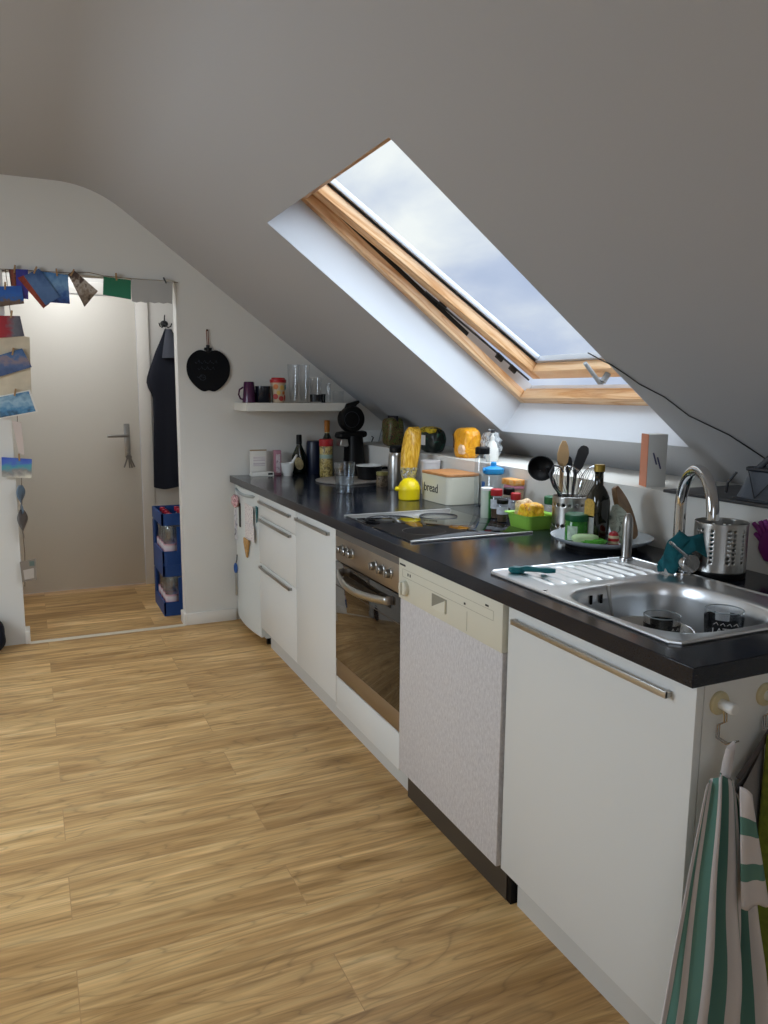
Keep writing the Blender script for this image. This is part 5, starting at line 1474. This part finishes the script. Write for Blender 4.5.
MB().box(-0.020, 0.030, -0.044, 0.030, 0.104, 0.117, 0.002).build('pink_carton', mat('pink_print', 'D08AA0', 0.6), t)
MB().box(-0.016, 0.030, -0.040, 0.040, 0.0, 0.1035, 0.002).build('carton_below', mat('kraft_print', 'B9A58A', 0.7), t)

# green tray with a yellow bag
t = thing('green_tray', 'bright green plastic tray holding packets beside the plate', 'tray', (0.596, 1.338, H), 0.0)
def tray_ring(sx, sy, z): return [(x, y, z) for x, y in rr_poly(sx, sy, 0.018, 5)]
tm = MB()
RR = [tray_ring(0.052, 0.062, 0.0), tray_ring(0.060, 0.070, 0.046), tray_ring(0.070, 0.080, 0.050), tray_ring(0.070, 0.080, 0.053), tray_ring(0.058, 0.068, 0.049), tray_ring(0.050, 0.060, 0.004)]
RV = [[tm.bm.verts.new(p) for p in R] for R in RR]
for a, b in zip(RV, RV[1:]):
    for i in range(len(a)):
        j = (i + 1) % len(a); tm.bm.faces.new((a[i], a[j], b[j], b[i]))
tm.bm.faces.new(RV[0][::-1]); tm.bm.faces.new(RV[-1])
tm.build('tray_body', 'green', t, smooth=50)
t = thing('yellow_packet', 'crumpled yellow and orange packet lying in the green tray', 'packet', (0.590, 1.345, H + 0.0045))
MB().blob((0.0, -0.018, 0.050), (0.036, 0.044, 0.036), 3, 0.16, 1.6, 4, 4.0).build('packet_body', patchy('yellow_foil', ['C98A1C', 'E9A81E', 'F2C03A', 'E8A020', '6A4A2A'], 35, 0.3, bump=0.7), t)
MB().blob((0.005, 0.030, 0.056), (0.032, 0.032, 0.036), 14, 0.22, 1.7, 4, 3.2).build('pale_wrapper', patchy('pale_wrapper_print', ['C9A27A', 'E2C9A0', 'B0784A'], 40, 0.4, bump=0.7), t)
MB().blob((-0.02, 0.0, 0.026), (0.026, 0.045, 0.018), 7, 0.3, 3, 3).build('lower_wrapper', patchy('dark_wrapper_print', ['3A2E1E', 'B98A2A', '8A6A2A'], 50, 0.4), t)

# jar with dark green lid behind the tray
t = thing('herb_jar', 'clear jar with a dark green lid behind the green tray', 'jar', (0.712, 1.368, H))
MB().lathe([(0.028, 0), (0.030, 0.004), (0.030, 0.070), (0.026, 0.076)], (0, 0, 0), 28).build('jar_body', 'plasticclear', t)
MB().lathe([(0.029, 0.075), (0.030, 0.078), (0.030, 0.102), (0.027, 0.104)], (0, 0, 0), 28).build('lid', 'dkgreen', t)

# ------------------------------------------------------------------ big plate and what stands on it
PX, PYc = 0.589, 0.945
t = thing('serving_plate', 'large grey serving plate crowded with bottles and utensils', 'plate', (PX, PYc, H))
MB().lathe([(0.110, 0.0), (0.112, 0.012), (0.085, 0.013)], (0, 0, 0), 48).build('turntable_foot', 'black', t)
MB().lathe([(0.090, 0.0135), (0.118, 0.0135), (0.146, 0.024), (0.158, 0.034), (0.159, 0.037), (0.142, 0.030), (0.118, 0.0195), (0.01, 0.0185)], (0, 0, 0), 64).build('dish', 'platec', t)
PZ = H + 0.0188

t = thing('utensil_holder', 'perforated steel utensil holder behind the grey plate', 'holder', (0.664, 1.200, H + 0.0003))
pb = MB(); perforated(pb, 0.062, 0.0, 0.128, 18, 7, skip_rows=(0, 2, 3, 4, 6), seg_per=4)
pb.build('drum', 'steel', t, solid=0.0012)
MB().lathe([(0.062, 0), (0.062, 0.002)], (0, 0, 0.0), 36).build('floor_disc', 'steel_dark', t)
MB().tube([(0.062 * cos(a * pi / 24), 0.062 * sin(a * pi / 24), 0.128) for a in range(48)], 0.0015, 6, closed=True).build('lip', 'steel', t)
UX, UY, UZ = 0.664, 1.200, H + 0.0003
def ut(dx, dy, dz): return (UX + dx, UY + dy, UZ + dz)
# camera-right on the floor plane is (0.909,-0.416): helper to place along it
def rt(a, b, z):              # a: to the right seen from the photo, b: away from it
    return (UX + 0.909 * a + 0.4165 * b, UY - 0.4165 * a + 0.909 * b, UZ + z)
def utensil(name, label, cat='utensil'):
    return thing(name, label, cat, (UX, UY, UZ + 0.003), 0, 'cooking utensils in the steel holder')
def L(p): return tuple(Vector(p) - Vector((UX, UY, UZ + 0.003)))
def tube_in(t, pts, r, name, m, seg=10, flat=1.0):
    return MB().tube([L(rt(*p)) for p in pts], r, seg, flat=flat).build(name, m, t)
t = utensil('ladle', 'black ladle leaning to the left out of the steel holder', 'ladle')
tube_in(t, [(0.02, 0.030, 0.01), (-0.035, 0.025, 0.128), (-0.066, 0.02, 0.19), (-0.082, 0.02, 0.225)], [0.005, 0.005, 0.006, 0.007], 'handle', 'black')
lb = MB()
cN = Vector((-0.42, -0.72, 0.35)).normalized()
lb.lathe([(0.001, -0.030), (0.024, -0.026), (0.042, -0.012), (0.047, 0.004), (0.044, 0.005), (0.037, -0.010), (0.020, -0.022), (0.001, -0.026)], L(rt(-0.104, 0.02, 0.222)), 28, tuple(cN), cap0=False, cap1=False)
lb.build('ladle_bowl', 'black', t)
t = utensil('wooden_spoon', 'pale wooden spoon standing upright in the steel holder', 'spoon')
tube_in(t, [(-0.030, 0.035, 0.004), (-0.026, 0.044, 0.128), (-0.024, 0.046, 0.240)], [0.0055, 0.006, 0.008], 'handle', 'beechwood')
sp_ = MB()
def blade(mb, base, tip, wprof, thick, facing):
    base, tip = Vector(base), Vector(tip)
    axis = (tip - base)
    w_ = axis.normalized().cross(Vector(facing)).normalized()
    n_ = w_.cross(axis.normalized()).normalized()
    A = []; B = []
    for f, w in wprof:
        A.append(base + axis * f + w_ * w); B.append(base + axis * f - w_ * w)
    loop = A + B[::-1]
    top = [mb.bm.verts.new(p + n_ * thick) for p in loop]; bot = [mb.bm.verts.new(p - n_ * thick) for p in loop]
    mb.bm.faces.new(top); mb.bm.faces.new(bot[::-1])
    for i in range(len(loop)):
        j = (i + 1) % len(loop); mb.bm.faces.new((top[i], bot[i], bot[j], top[j]))
    return mb
VF = (0.4125, 0.898, 0)
blade(sp_, L(rt(-0.024, 0.046, 0.225)), L(rt(-0.020, 0.048, 0.318)), [(0, 0.008), (0.2, 0.019), (0.5, 0.021), (0.8, 0.015), (1.0, 0.006)], 0.004, VF)
sp_.build('spoon_bowl', 'beechwood', t, bevel=0.002)
t = utensil('spatula', 'charcoal slotted spatula leaning to the right in the steel holder', 'spatula')
tube_in(t, [(-0.010, 0.020, 0.01), (0.012, 0.025, 0.128), (0.020, 0.026, 0.220)], [0.004, 0.005, 0.007], 'handle', 'darkgrey')
b_ = MB(); blade(b_, L(rt(0.018, 0.026, 0.205)), L(rt(0.050, 0.026, 0.302)), [(0, 0.008), (0.25, 0.017), (0.8, 0.020), (0.95, 0.014), (1.0, 0.006)], 0.003, VF)
b_.build('blade', 'darkgrey', t, bevel=0.0015)
t = utensil('turner', 'small dark turner between the wooden spoon and the spatula', 'turner')
tube_in(t, [(0.000, 0.045, 0.004), (0.000, 0.050, 0.128), (0.000, 0.052, 0.220)], [0.004, 0.004, 0.006], 'handle', 'darkgrey')
b_ = MB(); blade(b_, L(rt(0.000, 0.052, 0.205)), L(rt(0.002, 0.052, 0.262)), [(0, 0.007), (0.5, 0.013), (0.9, 0.007), (1.0, 0.002)], 0.003, VF)
b_.build('blade', 'darkgrey', t)
def whisk(label, a, b, z0, lean, R, Hh, hm='steel'):
    t = utensil('whisk', label, 'whisk')
    tube_in(t, [(a * 0.3, b * 0.3, 0.006), (a * 0.7, b * 0.9, z0)], [0.005, 0.006], 'handle', hm)
    w = MB()
    for k in range(5):
        an = pi * k / 5
        pts = []
        for q in range(17):
            f = q / 16
            th_ = 2 * pi * f - pi / 2
            h_ = 0.5 + 0.5 * sin(th_)
            rad = R * cos(th_) * (0.75 + 0.45 * h_)
            pts.append(L(rt(a * (0.7 + 0.3 * h_) + lean * h_ * Hh + rad * cos(an), b * (0.9 + 0.1 * h_) + rad * sin(an) * 0.5, z0 + h_ * Hh)))
        w.tube(pts[:-1], 0.0010, 5, closed=True)
    w.build('wires', 'chrome', t)
whisk('large wire whisk in front in the steel holder', -0.014, -0.034, 0.120, -0.10, 0.054, 0.118)
whisk('wire whisk behind the spatula in the steel holder', 0.046, 0.004, 0.110, 0.25, 0.030, 0.125)
t = utensil('strainer', 'dark looped handle bending left in the steel holder before the ladle', 'strainer')
tube_in(t, [(0.0, -0.005, 0.01), (-0.034, -0.008, 0.128), (-0.060, -0.010, 0.165), (-0.078, -0.010, 0.205), (-0.066, -0.010, 0.235), (-0.044, -0.010, 0.232), (-0.032, -0.010, 0.212)], [0.004, 0.0065, 0.0085, 0.007, 0.0045, 0.0035, 0.003], 'frame', 'darkgrey')

t = thing('pesto_jar', 'glass jar of green pesto with dark green lid on the plate front', 'jar', (0.500, 0.958, PZ + 0.001))
MB().lathe([(0.033, 0), (0.036, 0.004), (0.036, 0.066), (0.032, 0.073)], (0, 0, 0), 32).build('jar_body', patchy('green_pesto', ['1E5A1E', '2E7A2A', '3E8A34', '26661F'], 40, 0.12), t)
MB().lathe([(0.037, 0.070), (0.038, 0.073), (0.038, 0.088), (0.034, 0.091)], (0, 0, 0), 32).build('lid', 'dkgreen', t)
MB().grid(lambda u, v: Vector((0.0368 * cos(pi * 1.02 + 0.9 * u), 0.0368 * sin(pi * 1.02 + 0.9 * u), 0.010 + 0.045 * v)), 12, 2).build('label', mat('pale_green_label', 'B9CDBB', 0.6, var=0.2, vscale=90), t)

t = thing('oil_bottle', 'tall dark bottle of oil with a gold cap on the plate', 'bottle', (0.548, 0.920, PZ))
sq = lambda r, z, n: [(*sup(2 * pi * i / 32, r, r, n), z) for i in range(32)]
om = MB()
OR = [sq(0.028, 0, 4), sq(0.031, 0.004, 4), sq(0.031, 0.130, 4), sq(0.030, 0.148, 3), sq(0.022, 0.170, 2.4), sq(0.0140, 0.184, 2), sq(0.0130, 0.222, 2), sq(0.0145, 0.224, 2), sq(0.0145, 0.228, 2)]
OV = [[om.bm.verts.new(p) for p in R] for R in OR]
for a, b in zip(OV, OV[1:]):
    for i in range(32):
        j = (i + 1) % 32; om.bm.faces.new((a[i], a[j], b[j], b[i]))
om.bm.faces.new(OV[0][::-1]); om.bm.faces.new(OV[-1])
om.build('glass_body', 'oliveglass', t, smooth=50)
MB().lathe([(0.0165, 0.226), (0.0165, 0.246), (0.0150, 0.248)], (0, 0, 0), 24).build('cap', mat('gold_cap', 'A88E3E', 0.35, 0.6), t)
MB().box(-0.0318, -0.0312, -0.022, 0.024, 0.020, 0.085).build('label_lower', mat('grey_label', 'A9AAA6', 0.6, var=0.1, vscale=100), t)
MB().prism([(-0.022, 0.090), (0.024, 0.090), (0.024, 0.132), (0.012, 0.142), (-0.010, 0.142), (-0.022, 0.132)], lambda u, v, w: Vector((w, u, v)), -0.0319, -0.0312).build('label_upper', mat('gold_paper', 'C7A24A', 0.5, var=0.2, vscale=120), t)

t = thing('soap_bar', 'pale green soap bar with a wrapper lying on the plate rim', 'soap', (0.480, 0.890, H + 0.029), -0.45)
MB().blob((0, 0, 0.015), (0.040, 0.024, 0.014), 2, 0.06, 2, 4, 3).build('bar', mat('cream_green_soap', 'BFDCA6', 0.5), t)
MB().blob((0.022, -0.010, 0.008), (0.040, 0.022, 0.009), 5, 0.25, 3, 4, 2.4).build('wrapper', mat('green_wrapper', '5DB53E', 0.5), t)
tag(MB().blob((0, 0, 0.016), (0.012, 0.012, 0.018), 4, 0.08, 2, 3).build('lime', mat('lime_skin', '8CB040', 0.4), None, (0.520, 0.907, PZ)), 'small green lime behind the soap bar', 'lime')
t = thing('egg_timer', 'small red and white striped timer on the plate beside the oil', 'timer', (0.566, 0.862, PZ))
for i in range(4):
    MB().lathe([(0.0165 - 0.001 * (i % 2), 0), (0.0165 - 0.001 * (i % 2), 0.0085)], (0, 0, 0.0085 * i), 20).build('band', 'red' if i % 2 == 0 else mat('cream_band', 'D9CFA8', 0.5), t)
MB().lathe([(0.0155, 0.034), (0.012, 0.042), (0.002, 0.048)], (0, 0, 0), 20).build('top', 'red', t)
# oval wooden boards leaning at the back right
def oval(name, label, cat, base, tip, hw_, th_, m, lean_face=(0.75, 0.60, 0.15), gp=None):
    t = thing(name, label, cat, base, 0, gp)
    b = MB()
    prof = [(0.0, 0.25 * hw_)] + [(f, hw_ * sin(pi * (0.10 + 0.86 * f)) ** 0.75) for f in [0.06 * i for i in range(1, 16)]] + [(1.0, 0.22 * hw_)]
    blade(b, (0, 0, 0), tuple(Vector(tip) - Vector(base)), prof, th_, lean_face)
    b.build('board' if 'board' in name else 'sheet', m, t, bevel=0.002)
    return t
oval('bread_board', 'oval brown wooden board leaning upright at the back of the plate', 'board', (0.690, 0.905, PZ + 0.010), (0.628, 0.940, PZ + 0.172), 0.055, 0.008, mat('brown_wood', '8A6A48', 0.5, var=0.25, vscale=25), (0.55, -0.80, 0.0))
oval('pot_holder', 'patterned grey-green pot holder leaning before the wooden board', 'pot holder', (0.618, 0.862, PZ + 0.003), (0.596, 0.898, PZ + 0.122), 0.034, 0.005, patchy('leaf_print', ['4A5044', 'A9B2A4', 'C0C8BA', '5E6A58'], 30, 0.8), (0.62, 0.78, 0.1))
# small nail on the wall with a hook
tag(MB().tube([(WALL_X - 0.001, 1.12, 1.022), (WALL_X - 0.016, 1.118, 1.020), (WALL_X - 0.018, 1.10, 1.020)], 0.003, 6).tube([(WALL_X - 0.012, 1.118, 1.020), (WALL_X - 0.012, 1.118, 0.965)], 0.0018, 6).build('wall_hook', 'wire'), 'thin metal hook on the wall behind the wooden board', 'hook')

# ------------------------------------------------------------------ ledge, near end
t = thing('white_carton', 'upright white box with an orange spine on the ledge', 'box', (0.820, 0.978, LEDGE + 0.0002), -0.42)
MB().box(-0.031, 0.031, -0.034, 0.034, 0, 0.172, 0.001).build('carton', mat('white_card', 'C9C9C6', 0.5), t)
MB().box(-0.0324, -0.0312, -0.034, 0.034, 0, 0.172).build('spine', mat('salmon_spine', 'C98060', 0.6), t)
for s in (-0.008, 0.006):
    MB().obox((s, -0.0346, 0.085 - s * 1.0), (-0.3, 0, 0.95), (0, 1, 0), (0.95, 0, 0.3), 0.020, 0.0004, 0.0025).build('printed_mark', mat('violet_ink', '4A4A6A', 0.6), t)
t2 = MB()
t2.box(0.728, 1.05, 0.20, 0.835, LEDGE + 0.0003, LEDGE + 0.010, 0.002)
tag(t2.build('slate_slab', 'slate'), 'dark slate slab lying on the ledge under the leather bag', 'slab')

t = thing('leather_bag', 'dark grey leather handbag on the slate slab', 'handbag', (0.800, 0.455, LEDGE + 0.0105))
hb_ = MB()
def bagw(u, v):
    a = 2 * pi * u
    hx_, hy_ = 0.055 * (1 - 0.35 * v), 0.145 * (1 - 0.18 * v)
    x, y = sup(a, hx_, hy_, 4)
    return Vector((x + 0.012 * v - 0.004 * sin(pi * v) * cos(a), y, 0.088 * v))
hb_.grid(bagw, 64, 8, closed_u=True)
hb_.bm.verts.ensure_lookup_table()
hb_.build('bag_body', 'leather', t, solid=0.003)
MB().prism(rr_poly(0.046, 0.122, 0.015), lambda u, v, w: Vector((u + 0.012, v, w)), 0.080, 0.092).build('flap', 'leatherdk', t, bevel=0.004)
MB().prism(rr_poly(0.0545, 0.1440, 0.014), lambda u, v, w: Vector((u, v, w)), 0.0, 0.006).build('base_panel', 'leatherdk', t)
sm = MB()
for y0, y1 in ((0.110, 0.060), (0.010, 0.060), (0.010, -0.050), (-0.105, -0.050)):
    sm.tube([(-0.0565 + 0.0, y0, 0.008) if False else (-0.0575, y1, 0.010), (-0.028, y0, 0.082)], 0.0016, 6)
sm.build('seam', 'leatherdk', t)
for s in (-0.02, 0.03):
    MB().tube([(s, 0.085, 0.088), (s + 0.01, 0.050, 0.128), (s + 0.015, -0.01, 0.135), (s + 0.01, -0.07, 0.120), (s, -0.09, 0.088)], 0.009, 8, flat=0.5).build('handle', 'leatherdk', t)
MB().tube([(-0.05, 0.130, 0.075), (-0.056, 0.152, 0.045), (-0.052, 0.160, 0.015)], 0.004, 6).build('zip_pull', 'leatherdk', t)
# purple rubber glove at the right edge
t = thing('rubber_glove', 'purple rubber glove hanging on the wall at the right edge', 'glove', (WALL_X - 0.012, 0.475, 0.985))
MB().blob((0, -0.02, -0.03), (0.010, 0.028, 0.045), 3, 0.15, 2, 3).build('palm', 'purple', t)
for y0, z0, y1, z1 in ((0.0, -0.005, 0.030, 0.022), (-0.008, 0.0, 0.010, 0.030), (0.004, -0.02, 0.022, -0.006), (-0.02, 0.005, -0.005, 0.036), (-0.035, -0.02, -0.04, 0.02)):
    MB().tube([(0, y0, z0), (-0.004, (y0 + y1) / 2, (z0 + z1) / 2 + 0.003), (-0.004, y1, z1)], [0.008, 0.0075, 0.006], 10).build('finger', 'purple', t)
